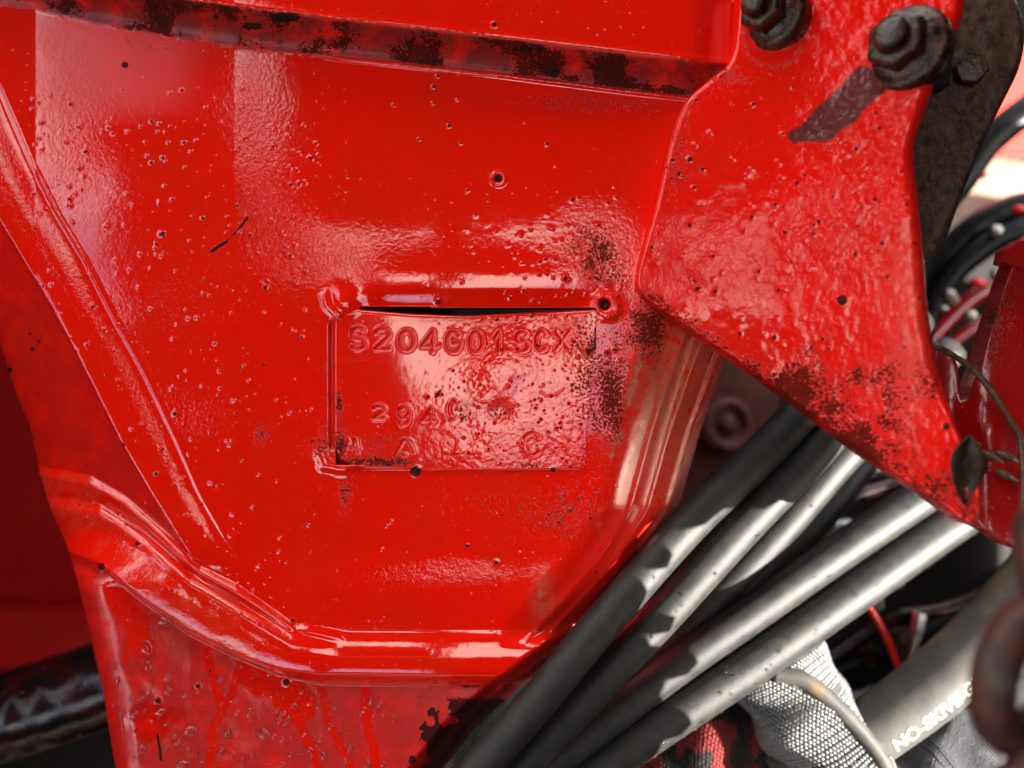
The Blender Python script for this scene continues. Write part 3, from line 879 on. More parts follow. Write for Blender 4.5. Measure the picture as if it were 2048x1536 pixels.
# bare patch needs one more term in the bracket paint
nb = M_PAINT_B.node_tree
_b = nb.nodes['Principled BSDF']
_src = _b.inputs['Base Color'].links[0].from_socket
_mx = nb.nodes.new('ShaderNodeMix'); _mx.data_type = 'RGBA'
_at = nb.nodes.new('ShaderNodeAttribute'); _at.attribute_name = 'bare'
nb.links.new(_at.outputs['Fac'], _mx.inputs[0]); nb.links.new(_src, _mx.inputs[6]); _mx.inputs[7].default_value = (0.10, 0.018, 0.018, 1)
nb.links.new(_mx.outputs[2], _b.inputs['Base Color'])
k, V, Q, A = grid_sheet(BRs, 3.0, h_br, a_br, skirt=42)[0]
br = link_mesh('bracket', np_mesh('bracket', V, Q, True, A), M_PAINT_B, swing)

def bolt(px, py, R, tilt, spin=0):
    h = float(hb0(px, py)) - 4
    ax = Vector((-math.sin(tilt), .04, math.cos(tilt)))
    b = at(px, py, h)
    fl = lathe_mesh('flange', [(R * .98, -22), (R, 2), (R * .97, 12), (R * .90, 17), (R * .84, 18), (R * .80, 21), (R * .62, 30)], b, ax, 40)
    fo = link_mesh('washer', fl, M_BOLT, swing)
    hd = lathe_mesh('nut', [(R * .66, 26), (R * .68, 30), (R * .68, 56), (R * .64, 62), (R * .52, 64)], b, ax, 48, (0, 3))
    no = bpy.data.objects.new('nut', hd); 
    n_ = link_mesh('nut', hd, M_BOLT, fo); bpy.data.objects.remove(no)
    prof = [(R * .36, 60), (R * .40, 64)]
    for i in range(5): prof += [(R * .40, 66 + i * 4), (R * .36, 68 + i * 4)]
    prof += [(R * .34, 88), (R * .22, 90)]
    st = lathe_mesh('stud', prof, b, ax, 28)
    link_mesh('stud', st, M_BOLT, fo)
    return fo
bolt(1550, 36, 62, math.radians(46))
bolt(1812, 100, 74, math.radians(46))

# ------------------------------------------------------------------ rusty plate and red cheek at the right
RP = smooth_poly([(1700, 60), (1800, -70), (1960, -60), (2025, -20), (2052, 50), (2044, 130), (2000, 215), (1955, 310), (1928, 380), (1905, 440), (1893, 480), (1872, 515),
      (1850, 525), (1780, 500), (1740, 300)], 2)
def h_rp(x, y, bd):
    e = np.clip(bd, 0, 12)
    return 50 + .05 * (x - 1850) - 10 * (1 - np.sqrt(np.clip(1 - (1 - e / 12) ** 2, 0, 1))) + 9 * (fbm(x, y, 40, 4, 101) - .5)
k, V, Q, A = grid_sheet(RP, 4, h_rp, None, skirt=60)[0]
rp = empty('rusty_plate', at(1900, 300, 20), 'dark rusted steel plate behind the right edge of the red bracket', 'steel plate')
link_mesh('plate', np_mesh('plate', V, Q), M_RUST, rp)
link_mesh('nut', lathe_mesh('nut', [(30, -6), (31, 26), (27, 32), (14, 33)], at(1935, 145, 52), (-.3, -.1, 1), 24, (0, 2), False), M_BOLT, rp)
link_mesh('block', slab_mesh('block', [(1840, 60), (1905, 66), (1900, 170), (1836, 190)], 92, 40), M_BLACK, rp)

CH = smooth_poly([(1862, 680), (1885, 690), (1905, 705), (1918, 738), (1922, 798), (1936, 800), (1944, 765), (1958, 730), (1975, 670), (2000, 590), (2022, 530), (2050, 470),
      (2150, 440), (2150, 1120), (2020, 1100), (1985, 1070), (1950, 1052), (1930, 1000), (1880, 900)], 1)
def h_ch(x, y, bd):
    e = np.clip(bd, 0, 8)
    return (105 + .55 * np.clip(x - 1930, 0, 300) * 0 - .25 * (y - 900) * 0 + 40 * sst(900, 1080, y) - 90 * sst(870, 600, y) - 8 * (1 - np.sqrt(np.clip(1 - (1 - e / 8) ** 2, 0, 1)))
            + 4 * (fbm(x, y, 60, 3, 103) - .5) - 50 * sst(1990, 1880, x))
def a_ch(x, y):
    z = np.zeros_like(x); n = fbm(x, y, 30, 3, 105)
    d, _, _ = seg_d(x, y, [(1958, 730), (2000, 590), (2050, 470)])
    d2, _, _ = seg_d(x, y, [(1950, 905), (2050, 915)])
    return dict(grime=.12 + .5 * np.exp(-(d / 40) ** 2) * n * 1.5 + .3 * np.exp(-(d2 / 20) ** 2) + .4 * sst(1030, 1080, y), dark=z, dust_sheen=.7 * blob(x, y, 1932, 1035, 16, 14),  # tan spot low at the left: a sunlit bit put into the colour
                matte=.2 + z, rough=.3 + .5 * (y > 980))
k, V, Q, A = grid_sheet(CH, 3, h_ch, a_ch, skirt=40)[0]
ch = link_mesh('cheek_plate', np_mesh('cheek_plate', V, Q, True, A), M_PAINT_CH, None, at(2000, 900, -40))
tag(ch, 'shaded red curved steel cheek plate behind the bracket tip at the right edge', 'steel plate')
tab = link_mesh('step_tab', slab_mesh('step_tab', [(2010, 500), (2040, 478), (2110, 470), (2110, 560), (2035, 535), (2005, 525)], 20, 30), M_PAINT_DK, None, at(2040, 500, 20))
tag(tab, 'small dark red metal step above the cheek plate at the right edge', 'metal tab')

# twig, leaf, seeds
tw = empty('twig', at(1950, 750, -10), 'thin wet brown twig arching over the shaded red cheek plate', 'twig')
link_mesh('stem', tube_mesh('stem', [(1835, 672, 85), (1866, 690, 110), (1898, 706, 112), (1945, 738, 115), (1985, 785, 126), (2018, 838, 132), (2040, 880, 132), (2046, 950, 148), (2044, 1040, 165)],
                            [8, 7, 6.5, 6, 7, 6.5, 7, 6, 5.5], 10, 6, .06), M_TWIG, tw)
link_mesh('side_shoot', tube_mesh('side_shoot', [(1900, 708, 110), (1925, 722, 100), (1942, 735, 112)], [3, 5, 3], 8, 4), M_TWIG, tw)

def leaf_mesh(name, a, b, w, curl, h, nseg=10, mseg=6):
    a = np.array(a, float); b = np.array(b, float)
    d = b - a; L = np.linalg.norm(d); d /= L; p = np.array([-d[1], d[0]])
    V = []; Q = []
    for i in range(nseg + 1):
        t = i / nseg
        ww = w * math.sin(math.pi * min(1, t ** .85)) ** 1.15 + .5
        for j in range(mseg + 1):
            s = j / mseg * 2 - 1
            q = a + d * L * t + p * ww * s * (1 + .12 * math.sin(7 * t + s))
            V.append(at(q[0], q[1], h + curl * (s * s) + 4 * math.sin(5 * t) - (3 if abs(s) < .05 else 0)))
    for i in range(nseg):
        for j in range(mseg):
            k = i * (mseg + 1) + j
            Q.append((k, k + 1, k + mseg + 2, k + mseg + 1))
    me = np_mesh(name, np.array(V), Q)
    return me
def solid(o, t):
    mo = o.modifiers.new('thickness', 'SOLIDIFY'); mo.thickness = t; return o
lf = link_mesh('dead_leaf', leaf_mesh('dead_leaf', (1940, 872), (1930, 1010), 36, 5, float(hb0(1930, 940)) + 8), M_LEAF, None, at(1935, 940, 250))
solid(lf, .0004)
tag(lf, 'dark brown withered leaf stuck to the lower tip of the bracket', 'leaf')
sl = ['short dark seed husk just right of the leaf top', 'brown seed husk left of centre on the cheek plate crease', 'brown seed husk nearest the twig on the crease', 'shiny seed husk with a yellow tip below the other husks']
for i, (a, b, w) in enumerate([((1938, 882), (1962, 890), 6), ((1962, 902), (2006, 925), 8), ((1992, 903), (2040, 925), 8), ((1990, 940), (2036, 962), 8)]):
    o = link_mesh('seed_husk', tube_mesh('seed_husk', [(a[0], a[1], 120), ((a[0] + b[0]) / 2, (a[1] + b[1]) / 2, 128), (b[0], b[1], 122)], [1.5, w * .8, w, w * .6, 1.2], 10, 5), M_SEED, None,
                  at(a[0], a[1], 15))
    tag(o, sl[i], 'seed', 'seed husks on the cheek plate')

# ------------------------------------------------------------------ hoses
def drops_on(parent, pts, r, n, seed, rmin=1.5, rmax=4):
    """water beads joined into one part"""
    C = catmull(pts, 40); rd = random.Random(seed)
    bm = bmesh.new()
    for i in range(n):
        k = rd.randrange(len(C) - 1)
        a = rd.uniform(-1.2, 1.2)
        p = at(*C[k]); T = at(*C[k + 1]) - p; T /= np.linalg.norm(T)
        N = np.array([0, 0, 1.0]); N -= T * T.dot(N); N /= np.linalg.norm(N); B = np.cross(T, N)
        sc = (D - C[k][2]) / D * S
        q = p + r * sc * (math.cos(a) * N + math.sin(a) * B)
        s = rd.uniform(rmin, rmax) * sc
        bmesh.ops.create_icosphere(bm, subdivisions=1, radius=s, matrix=Matrix.Translation(q))
    o = link_mesh('water_beads', bm_mesh('water_beads', bm), M_DROP, parent)
    o['kind'] = 'stuff'
    return o

def hose(pts, r, label, drops=0, seed=1, mat=None, group='hydraulic hoses running up to the bracket'):
    mid = pts[len(pts) // 2]
    e = empty('hydraulic_hose', at(*pts[-1]), label, 'hose', group)
    link_mesh('hose_cover', tube_mesh('hose_cover', pts, r, 40, 14), mat or M_RUBBER, e)
    if drops: drops_on(e, pts, r, drops, seed)
    return e

hose([(1760, 640, -330), (1562, 868, -170), (1375, 1052, -95), (1200, 1252, -20), (1060, 1420, 28), (900, 1600, 50)], 38,
     'leftmost black hose of the bundle, crossing the red skirt', 14, 1)
hose([(1830, 640, -360), (1668, 860, -205), (1480, 1062, -130), (1325, 1232, -85), (1190, 1375, -50), (985, 1600, -30)], 37,
     'black hose right beside the leftmost one, sunlit above its scalloped shadow', 30, 2)
hose([(1900, 700, -420), (1700, 900, -330), (1560, 1060, -300), (1330, 1310, -250), (1120, 1540, -210)], 33,
     'thick hose emerging under the bracket edge, third from the left', 20, 3)
hose([(1790, 840, -520), (1650, 1030, -420), (1500, 1200, -360), (1330, 1370, -300), (1150, 1560, -260)], 26,
     'thin dark hose in deep shade between the two pairs of hoses', 6, 4)
hose([(2080, 830, -430), (1930, 935, -360), (1700, 1090, -270), (1500, 1230, -215), (1330, 1350, -175), (1060, 1560, -120)], 36,
     'upper of the two long sunlit hoses crossing the middle of the bundle', 60, 5)
hose([(2080, 930, -420), (1900, 1048, -330), (1700, 1190, -250), (1480, 1345, -190), (1300, 1466, -150), (1110, 1600, -110)], 40,
     'lowest long sunlit hose, just above the woven sleeves', 70, 6)
hose([(1900, 1040, -520), (1600, 1250, -400), (1380, 1395, -330), (1180, 1520, -280)], 16,
     'narrow hose showing as a pale line between the two long sunlit hoses', 0, 7)

# ------------------------------------------------------------------ sleeves, printed hose
def sleeve_surface(pts, r):
    C = catmull(pts, 40)
    return C
def bead_weave(name, parent, pts, r, mat, na=46, nl=60, a0=-1.7, a1=1.7, rad=.5, skip=0.0, seed=1):
    """woven loops laid in rows round a tube, joined in one mesh"""
    C = catmull(pts, 60); rd = random.Random(seed)
    L = at(C[:, 0], C[:, 1], C[:, 2])
    T = np.gradient(L, axis=0); T /= np.linalg.norm(T, axis=1)[:, None]
    ico = bmesh.new(); bmesh.ops.create_icosphere(ico, subdivisions=1, radius=1)
    iv = np.array([v.co[:] for v in ico.verts]); it = np.array([[v.index for v in f.verts] for f in ico.faces]); ico.free()
    V = []; F = []; n = 0
    for i in range(nl):
        k = int((i + .5) / nl * (len(L) - 1)); t = T[k]
        N = np.array([0, 0, 1.0]); N -= t * t.dot(N); N /= np.linalg.norm(N); B = np.cross(t, N)
        sc = (D - C[k, 2]) / D * S
        fold = 1 + .05 * math.sin(i * .35) 
        for j in range(na):
            if rd.random() < skip: continue
            a = a0 + (a1 - a0) * (j + .5 * (i % 2)) / na + rd.uniform(-.008, .008)
            rr = r * sc * fold * (1 + .05 * math.sin(a * 5 + i * .2))
            c = L[k] + rr * (math.cos(a) * N + math.sin(a) * B)
            n1 = math.cos(a) * N + math.sin(a) * B; b1 = np.cross(n1, t)
            lw = rr * (a1 - a0) / na * rad; ll = np.linalg.norm(L[-1] - L[0]) / nl * .85
            dirn = t * .82 + b1 * .57; dirn /= np.linalg.norm(dirn); side = np.cross(n1, dirn)
            v = c + iv[:, :1] * dirn * ll + iv[:, 1:2] * side * lw + iv[:, 2:] * n1 * lw * .9
            V.append(v); F.append(it + n); n += len(iv)
    me = np_mesh(name, np.concatenate(V), np.concatenate(F))
    o = link_mesh(name, me, mat, parent); o['kind'] = 'stuff'
    return o
M_YARN = simple('silver_yarn', (0.12, 0.12, 0.118), .34, 0, (0.08, 0.08, 0.08), 12, .2, 3)
M_YARN_D = simple('fine_grey_yarn', (0.06, 0.062, 0.068), .38, 0, (0.045, 0.045, 0.05), 30, .2, 3)
M_YARN_BK = simple('sleeve_core', (0.03, 0.03, 0.03), .7, 0, None, 20, .2, 5)
n = NB('red_black_knit')
_c = n.mix(n.thr(n.noise(60, 2, .5, scale=(1, .6, 1)), .48, .52), (0.16, 0.006, 0.004), (0.008, 0.004, 0.005))
n.set(n.b.inputs['Base Color'], _c); n.b.inputs['Roughness'].default_value = .7
M_KNIT = n.m

P1 = [(1530, 1300, -330), (1590, 1400, -290), (1650, 1500, -250), (1720, 1640, -220)]
e = empty('woven_sleeve', at(1720, 1620, -220), 'silver grey woven hose sleeve, sunlit, below the lowest long hose', 'sleeve')
link_mesh('sleeve_core', tube_mesh('sleeve_core', P1, 84, 36, 12), M_YARN_BK, e)
bead_weave('woven_loops', e, P1, 98, M_YARN, na=40, nl=52, seed=3)
link_mesh('hem', tube_mesh('hem', [(1545, 1345, -200), (1610, 1362, -190), (1680, 1420, -178), (1750, 1500, -165), (1800, 1590, -150)], 17, 14, 8), M_GREY, e)
P2 = [(1240, 1480, -480), (1380, 1530, -420), (1470, 1640, -380)]
P2 = [(1560, 1330, -500), (1440, 1450, -430), (1380, 1560, -380), (1350, 1680, -350)]
e = empty('knitted_sleeve', at(1360, 1660, -360), 'red and black knitted sleeve under the lowest long hose', 'sleeve')
link_mesh('sleeve_core', tube_mesh('sleeve_core', P2, 97, 36, 12), M_KNIT, e)
bead_weave('knitted_loops', e, P2, 109, M_KNIT, na=52, nl=60, seed=4)
P3 = [(2060, 1330, -420), (1960, 1440, -380), (1840, 1540, -350), (1720, 1640, -320)]
e = empty('fine_sleeve', at(1730, 1620, -330), 'smooth blue grey finely woven sleeve beside the printed grey hose', 'sleeve')
link_mesh('sleeve_core', tube_mesh('sleeve_core', P3, 76, 36, 12), M_YARN_D, e)
bead_weave('woven_loops', e, P3, 87, M_YARN_D, na=64, nl=90, seed=5, rad=.45)
P4 = [(2120, 1110, -360), (1990, 1255, -300), (1860, 1375, -265), (1700, 1490, -250), (1560, 1570, -250)]
e = empty('printed_hose', at(1600, 1540, -250), 'thick grey hose with yellow lettering NO-SKIVE on its cover', 'hose')
gh = link_mesh('hose_cover', tube_mesh('hose_cover', P4, [64, 62, 62, 60, 56], 48, 16), M_GREY, e)
# lettering bent on to the cover
M_PRINT = simple('yellow_white_print', (0.42, 0.42, 0.21), .5, 0, None, 20, 0)
def letters_on_tube(parent, text, pts, r, t0, t1, ang, hgt, mat):
    cu = bpy.data.curves.new('lettering', 'FONT'); cu.body = text; cu.extrude = 0.0; cu.offset = 0.02
    ob = bpy.data.objects.new('lettering_tmp', cu); COL.objects.link(ob)
    bpy.context.view_layer.update()
    me = bpy.data.meshes.new_from_object(ob)
    bpy.data.objects.remove(ob)
    bm = bmesh.new(); bm.from_mesh(me)
    bmesh.ops.triangulate(bm, faces=bm.faces[:])
    bmesh.ops.subdivide_edges(bm, edges=[e_ for e_ in bm.edges if e_.calc_length() > .12], cuts=2)
    xs = [v.co.x for v in bm.verts]; x0, x1 = min(xs), max(xs)
    C = catmull(pts, 60); Lc = at(C[:, 0], C[:, 1], C[:, 2])
    T = np.gradient(Lc, axis=0); T /= np.linalg.norm(T, axis=1)[:, None]
    for v in bm.verts:
        u = (v.co.x - x0) / (x1 - x0); f = (t0 + (t1 - t0) * u) * (len(C) - 1)
        k = int(min(max(f, 0), len(C) - 2)); fr = f - k
        c = Lc[k] * (1 - fr) + Lc[k + 1] * fr; t = T[k]
        N = np.array([0, 0, 1.0]); N -= t * t.dot(N); N /= np.linalg.norm(N); B = np.cross(t, N)
        sc = (D - C[k, 2]) / D * S
        a = ang - (v.co.y - .35) * hgt
        v.co = c + (r + 1.2) * sc * (math.cos(a) * N + math.sin(a) * B)
    me2 = bm_mesh('lettering', bm, False)
    bpy.data.meshes.remove(me)
    return link_mesh('lettering', me2, mat, parent)
# text reads from lower left to upper right: run along the reversed path
letters_on_tube(e, 'NO-SKIVE-GH781', P4[::-1], 61, .33, .66, .18, .62, M_PRINT)

PC = [(1052, 1345, -200), (1015, 1392, -210), (962, 1462, -220), (895, 1560, -230)]
e = empty('braided_cord', at(860, 1560, -330), 'thin silvery braided cord catching the sun between the red skirt and the leftmost black hose', 'cord')
link_mesh('cord_core', tube_mesh('cord_core', PC, 13, 14, 12), M_YARN, e)
bead_weave('braid', e, PC, 14, M_YARN, na=7, nl=46, seed=8, rad=.6)
# ------------------------------------------------------------------ rusty chain close to the lens
chn = empty('rusty_chain', at(2040, 1500, 560), 'out of focus rusty chain hanging close to the camera at the lower right', 'chain')
def link_ring(cx, cy, h, rx, ry, r, rot, yaw):
    bm = bmesh.new(); n_, s_ = 36, 12; rings = []
    sc = (D - h) / D * S
    c = Vector(at(cx, cy, h))
    R = Matrix.Rotation(rot, 3, 'Z') @ Matrix.Rotation(yaw, 3, 'Y')
    for i in range(n_):
        a = 2 * math.pi * i / n_
        p = Vector((rx * math.cos(a), ry * math.sin(a), 0)); t = Vector((-rx * math.sin(a), ry * math.cos(a), 0)).normalized()
        o = t.cross(Vector((0, 0, 1)))
        ring = []
        for j in range(s_):
            b = 2 * math.pi * j / s_
            ring.append(bm.verts.new(c + (R @ (p + r * (math.cos(b) * o + math.sin(b) * Vector((0, 0, 1))))) * sc))
        rings.append(ring)
    for i in range(n_):
        for j in range(s_):
            bm.faces.new((rings[i][j], rings[i][(j + 1) % s_], rings[(i + 1) % n_][(j + 1) % s_], rings[(i + 1) % n_][j]))
    return bm_mesh('link', bm)
M_CHAIN = simple('rusty_chain_metal', (0.022, 0.009, 0.009), .55, .1, (0.06, 0.014, 0.010), 40, .5, 14, 3, dust_sheen=(.06, .05, .045), spec=.3)
link_mesh('link', link_ring(2075, 1150, 560, 52, 100, 36, .1, 1.0), M_CHAIN, chn)
link_mesh('link', link_ring(2060, 1350, 590, 88, 130, 44, -.25, .25), M_CHAIN, chn)
link_mesh('link', link_ring(2010, 1590, 600, 60, 120, 44, -.9, .9), M_CHAIN, chn)

# ------------------------------------------------------------------ things seen out of focus behind
b = link_mesh('rear_panel', slab_mesh('rear_panel', [(-700, 300), (500, 300), (500, 1228), (-700, 1240)], -1400, 60), M_PAINT_DK, None, at(0, 900, -1430))  # its shade is in the darkened paint colour
tag(b, 'out of focus shaded red panel behind the left edge of the casting', 'panel')
e = empty('hydraulic_hose', at(-300, 1500, -420), 'out of focus wet black pipe low at the left behind the casting', 'pipe')
PB = [(-500, 1640, -400), (-100, 1470, -420), (150, 1390, -440), (500, 1270, -460)]
e.name = 'wet_pipe'
link_mesh('pipe_wall', tube_mesh('pipe_wall', PB, 88, 40, 16, .012), M_WET, e)
drops_on(e, PB, 88, 90, 31, 2, 5)
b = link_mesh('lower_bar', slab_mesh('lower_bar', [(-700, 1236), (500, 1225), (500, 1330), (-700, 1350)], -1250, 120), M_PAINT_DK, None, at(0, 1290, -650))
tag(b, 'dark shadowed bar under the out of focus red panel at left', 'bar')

b = link_mesh('dark_filler', slab_mesh('dark_filler', [(-700, 1330), (900, 1310), (900, 2300), (-700, 2300)], -1500, 60), M_BLACK, None, at(0, 1600, -850))  # added to fill the gap with black in front of bright ground
tag(b, 'black filler plate added in deep shade behind the wet pipe at the lower left', 'plate')
# walls added round the bay to block light and blacken its gaps
hs = empty('bay_blockers', at(1000, 1000, -2600), 'black blocking walls added round the bay to keep it dark behind the hoses', 'machine part')
def wbox(name, lo, hi, mat, parent):
    return link_mesh(name, box_mesh(name, lo, hi), mat, parent)
wbox('dark_backing', (-.9, -.85, -.66), (1.3, .8, -.62), M_BLACK, hs)
wbox('left_light_block', (-.48, -.75, -.60), (-.45, .6, .16), M_BLACK, hs)
wbox('low_light_block', (-.44, -.80, -.60), (.9, -.76, .0), M_BLACK, hs)
wbox('right_sun_block', (.60, -.75, -.60), (.63, .10, .172), M_BLACK, hs)
wbox('outer_glare_block', (1.2, .12, -.60), (1.24, .9, .30), M_BLACK, hs)
wbox('top_light_block', (-.44, .52, -.60), (.3, .56, -.0), M_BLACK, hs)

# right-hand background: tan and pink parts in the sun, arched hoses
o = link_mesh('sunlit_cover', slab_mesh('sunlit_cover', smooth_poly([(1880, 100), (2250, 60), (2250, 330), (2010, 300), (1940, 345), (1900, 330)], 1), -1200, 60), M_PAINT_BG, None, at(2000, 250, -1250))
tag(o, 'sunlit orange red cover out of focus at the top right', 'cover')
o = link_mesh('tan_arm', slab_mesh('tan_arm', smooth_poly([(1860, 400), (1960, 315), (2250, 270), (2250, 470), (2060, 400), (1960, 450), (1860, 520)], 1), -1300, 80), M_TAN, None, at(2000, 400, -1350))
tag(o, 'dusty tan and pink arm out of focus between the arched hoses', 'arm')
def bghose(pts, r, label, mat=None):
    o = link_mesh('arched_hose', tube_mesh('arched_hose', pts, r, 24, 10), mat or M_RUBBER_BG, None, at(*pts[0]))
    return tag(o, label, 'hose', 'arched hoses behind the bracket')
bghose([(2300, 80, -700), (2100, 190, -700), (1980, 280, -700), (1920, 360, -700), (1840, 470, -700), (1800, 640, -700)], 30, 'black hose arching just under the sunlit orange cover')
bghose([(2300, 410, -850), (2100, 405, -850), (2000, 425, -850), (1920, 480, -850), (1850, 570, -850), (1780, 720, -850)], 26, 'black hose arching under the tan arm')
bghose([(2300, 430, -800), (2050, 462, -800), (1960, 500, -800), (1880, 580, -800), (1820, 720, -800)], 24, 'black hose hugging the inside of the arch under the tan arm')
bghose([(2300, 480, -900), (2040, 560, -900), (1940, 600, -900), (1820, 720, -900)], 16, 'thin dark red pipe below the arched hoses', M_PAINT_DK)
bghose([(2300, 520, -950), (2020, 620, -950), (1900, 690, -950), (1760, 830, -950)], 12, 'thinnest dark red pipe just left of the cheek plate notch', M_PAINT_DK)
vb = empty('valve_block', at(1960, 600, -1000), 'black valve block with shiny screw heads, out of focus beside the cheek plate', 'valve')
link_mesh('body', box_mesh('body', tuple(at(1860, 700, -1120)), tuple(at(2030, 560, -1060))), M_BLACK, vb)
for (x, y, r, mt) in [(1993, 463, 13, M_STEEL), (1995, 550, 11, M_STEEL), (1955, 566, 10, M_PAINT_BG), (1898, 588, 10, M_STEEL), (1884, 618, 7, M_STEEL), (1942, 632, 12, M_STEEL),
                      (1905, 600, 13, M_TAN), (1960, 350, 9, M_PAINT_BG), (2040, 420, 9, M_PAINT_BG)]:
    me = lathe_mesh('screw_head', [(r, -10), (r * 1.05, 0), (r * .8, 8), (r * .4, 12)], at(x, y, -760), (.5, -.1, .8), 12, unit=S * 1.5)
    link_mesh('screw_head', me, mt, vb)

def fitting(px, py, h, ax, r, label, mat=M_STEEL):
    e = empty('hose_fitting', at(px, py, h), label, 'fitting', 'metal fittings in the dark behind the hoses')
    link_mesh('nut', lathe_mesh('nut', [(r, 0), (r * 1.1, 4), (r * 1.1, 40), (r, 44)], at(px, py, h), ax, 24, (0, 3), False, unit=S * 1.3), mat, e)
    link_mesh('collar', lathe_mesh('collar', [(r * .7, 44), (r * .8, 50), (r * .8, 120), (r * .6, 126)], at(px, py, h), ax, 24, unit=S * 1.3), mat, e)
    return e
fitting(1665, 1120, -700, (.6, .5, .2), 34, 'sunlit zinc fitting between the dark hose and the long sunlit pair')
fitting(1590, 1070, -720, (.9, .2, .2), 22, 'small zinc fitting tucked under the bracket lower edge')
fitting(1780, 1170, -620, (-.35, .9, .1), 30, 'upright zinc fitting just below the lowest long hose')
fitting(1800, 1260, -640, (.2, -.9, .1), 24, 'dark corroded fitting lying above the printed hose', M_RUST)
fitting(1725, 1290, -660, (.4, -.9, .1), 20, 'short dark fitting left of the upright one', M_BOLT)
fitting(1630, 1010, -600, (.8, .6, .1), 15, 'tiny zinc fitting in the gap between the sunlit hoses under the bracket')
fitting(1840, 1225, -560, (-.2, -.9, .1), 13, 'slim zinc fitting right of the dark corroded one', M_STEEL)
fitting(1755, 1215, -600, (-.4, .9, .2), 15, 'slim zinc fitting left of the upright one')
fitting(1690, 950, -640, (1, .1, .1), 16, 'bright zinc fitting right under the middle of the bracket edge')
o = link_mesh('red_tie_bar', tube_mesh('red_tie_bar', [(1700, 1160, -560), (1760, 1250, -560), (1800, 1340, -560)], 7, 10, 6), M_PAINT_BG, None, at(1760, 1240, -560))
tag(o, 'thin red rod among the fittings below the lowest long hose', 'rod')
o = link_mesh('dark_pipe', tube_mesh('dark_pipe', [(2200, 1090, -700), (1950, 1230, -700), (1760, 1330, -700), (1500, 1450, -700)], 55, 20, 8), M_RUBBER_BG, None, at(1800, 1300, -700))
tag(o, 'wide black pipe in shade above the printed hose', 'pipe')
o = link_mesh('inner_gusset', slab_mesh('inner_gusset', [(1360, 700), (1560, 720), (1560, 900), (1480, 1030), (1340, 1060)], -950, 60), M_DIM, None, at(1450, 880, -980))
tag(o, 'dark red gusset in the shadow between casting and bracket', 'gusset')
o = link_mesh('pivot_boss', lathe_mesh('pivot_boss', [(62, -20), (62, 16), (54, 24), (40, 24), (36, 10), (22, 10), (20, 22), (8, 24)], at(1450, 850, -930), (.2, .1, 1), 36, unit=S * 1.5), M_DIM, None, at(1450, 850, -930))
tag(o, 'round dark pivot boss in the shadow between casting and bracket', 'pivot')
for k, (pts, rad, lab) in enumerate([
    ([(2000, 880, -640), (1800, 960, -620), (1680, 1010, -600), (1560, 1130, -600), (1400, 1300, -600)], 13, 'slim black cable in the gap right under the bracket edge'),
    ([(2000, 1010, -700), (1820, 1150, -690), (1700, 1200, -690), (1560, 1330, -690)], 11, 'slim black cable below the lowest long hose, nearer the bracket tip'),
    ([(2050, 1150, -600), (1900, 1215, -600), (1780, 1240, -600), (1640, 1330, -600)], 15, 'slim black cable just above the wide shaded pipe')]):
    tag(link_mesh('cable', tube_mesh('cable', pts, rad, 14, 10), M_WET, None, at(*pts[0])), lab, 'cable', 'slim cables in the dark behind the hoses')

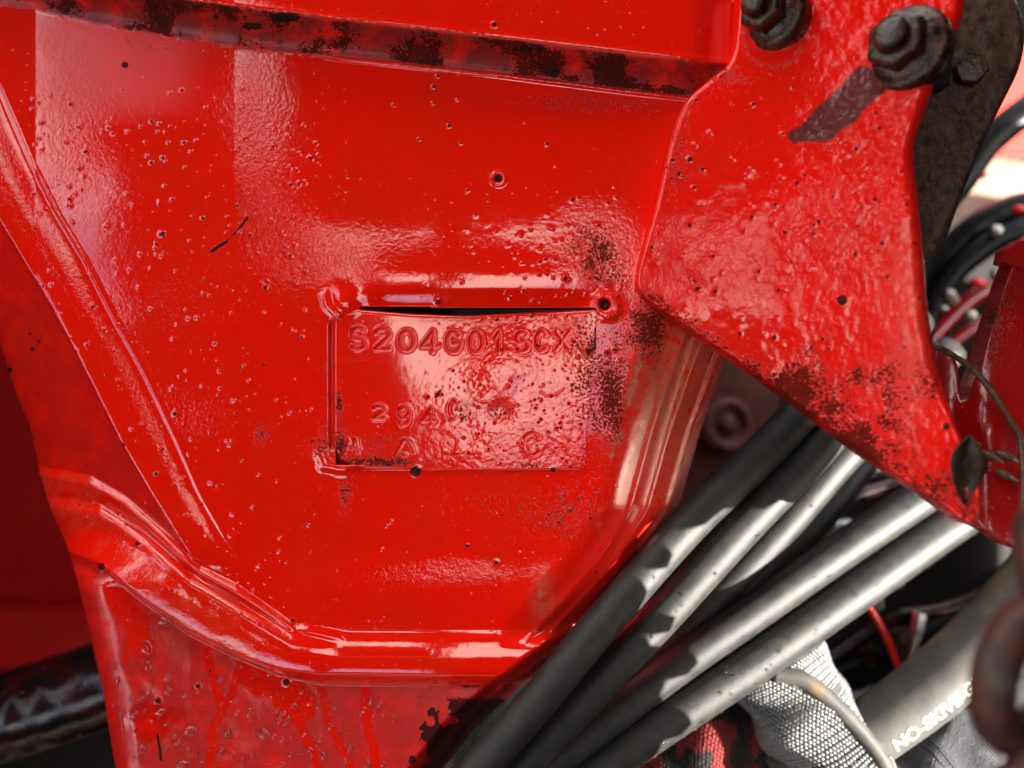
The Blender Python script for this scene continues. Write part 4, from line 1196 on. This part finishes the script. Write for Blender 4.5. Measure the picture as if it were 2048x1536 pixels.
# ------------------------------------------------------------------ unseen blockers added round the camera to shade the casting and darken its reflections
# added sun blocker, its scalloped edge traced back from the shadow on the hoses
X0 = 0.245
edge = [(1560, 740, -230), (1570, 860, -150), (1600, 905, -150), (1580, 985, -120), (1530, 1022, -100), (1440, 1018, -80), (1392, 1050, -70), (1335, 1068, -45), (1318, 1090, -42),
        (1334, 1112, -40), (1325, 1138, -35), (1282, 1142, -20), (1270, 1158, -15), (1290, 1188, -15), (1278, 1226, -10), (1330, 1232, -60),
        (1318, 1262, -60), (1262, 1268, -50), (1282, 1290, -45), (1375, 1298, -150), (1386, 1328, -150), (1368, 1352, -145), (1318, 1362, -140), (1316, 1395, -130), (1360, 1428, -125),
        (1374, 1450, -125), (1358, 1475, -120), (1312, 1484, -115), (1300, 1560, -110), (1290, 1700, -110)]
def proj(p):
    q = at(p[0], p[1], p[2] + 8.0); t = (X0 - q[0]) / SUNL.x
    return (q[1] + SUNL.y * t, q[2] + SUNL.z * t)
pe = [proj(p) for p in edge]
pe = [(.75, -.01), (.02, -.01), (.005, pe[0][1])] + pe + [(-.5, pe[-1][1])]
bm = bmesh.new()
cols = [[[bm.verts.new((xx, a, ww)) for xx in (X0, X0 + .004)] for ww in (b, .75)] for a, b in pe]
for i in range(len(cols) - 1):
    p, q = cols[i], cols[i + 1]
    for k in (0, 1): bm.faces.new((p[0][k], q[0][k], q[1][k], p[1][k]))
    bm.faces.new((p[0][0], p[0][1], q[0][1], q[0][0])); bm.faces.new((p[1][0], p[1][1], q[1][1], q[1][0]))
sc_ = link_mesh('sun_blocker', bm_mesh('sun_blocker', bm, False), M_BLACK, None, (X0, 0, .3))
tag(sc_, 'unseen black sun blocker with scalloped edge, added just outside the right of the view', 'cover')

wbox('hose_light_block', (.12, -.56, -.1), (1.2, -.50, 1.1), M_BLACK, hs)  # added to keep low light off the hoses
bo = empty('reflection_blockers', (0, 0, 1.2), 'unseen dark blockers added behind the camera, mirrored in the glossy red paint', 'machine part')
def mir(name, x0, x1, u0, u1, w=1.2):  # blocker placed by mirror direction, so the paint reflects dark there
    k = w + .3
    wbox(name, (x0 * k, u0 * k, w), (x1 * k, u1 * k, w + .12), M_BLACK, bo)
mir('blocker_top', -.298, .62, .20, 1.5)
mir('blocker_inner', -.217, -.08, -.07, .118)
mir('blocker_strut', -.112, -.062, .119, .199)
mir('blocker_low', -.28, .62, -.36, -.071)
mir('blocker_bottom', -.12, .62, -1.6, -.361)
mir('blocker_bottom_left', -1.2, -.121, -1.6, -.64)
mir('blocker_left', -.75, -.352, -.36, .34)
mir('blocker_left_top', -.85, -.53, .341, 1.5)
mir('blocker_far_left', -1.65, -1.12, -.55, .6)
mir('blocker_rib', -.351, -.218, -.36, .17)
mir('blocker_stripe_a', -.339, -.331, .171, .80)
mir('blocker_stripe_b', -.312, -.307, .201, .80)
mir('blocker_right', .16, .62, -.12, .199)
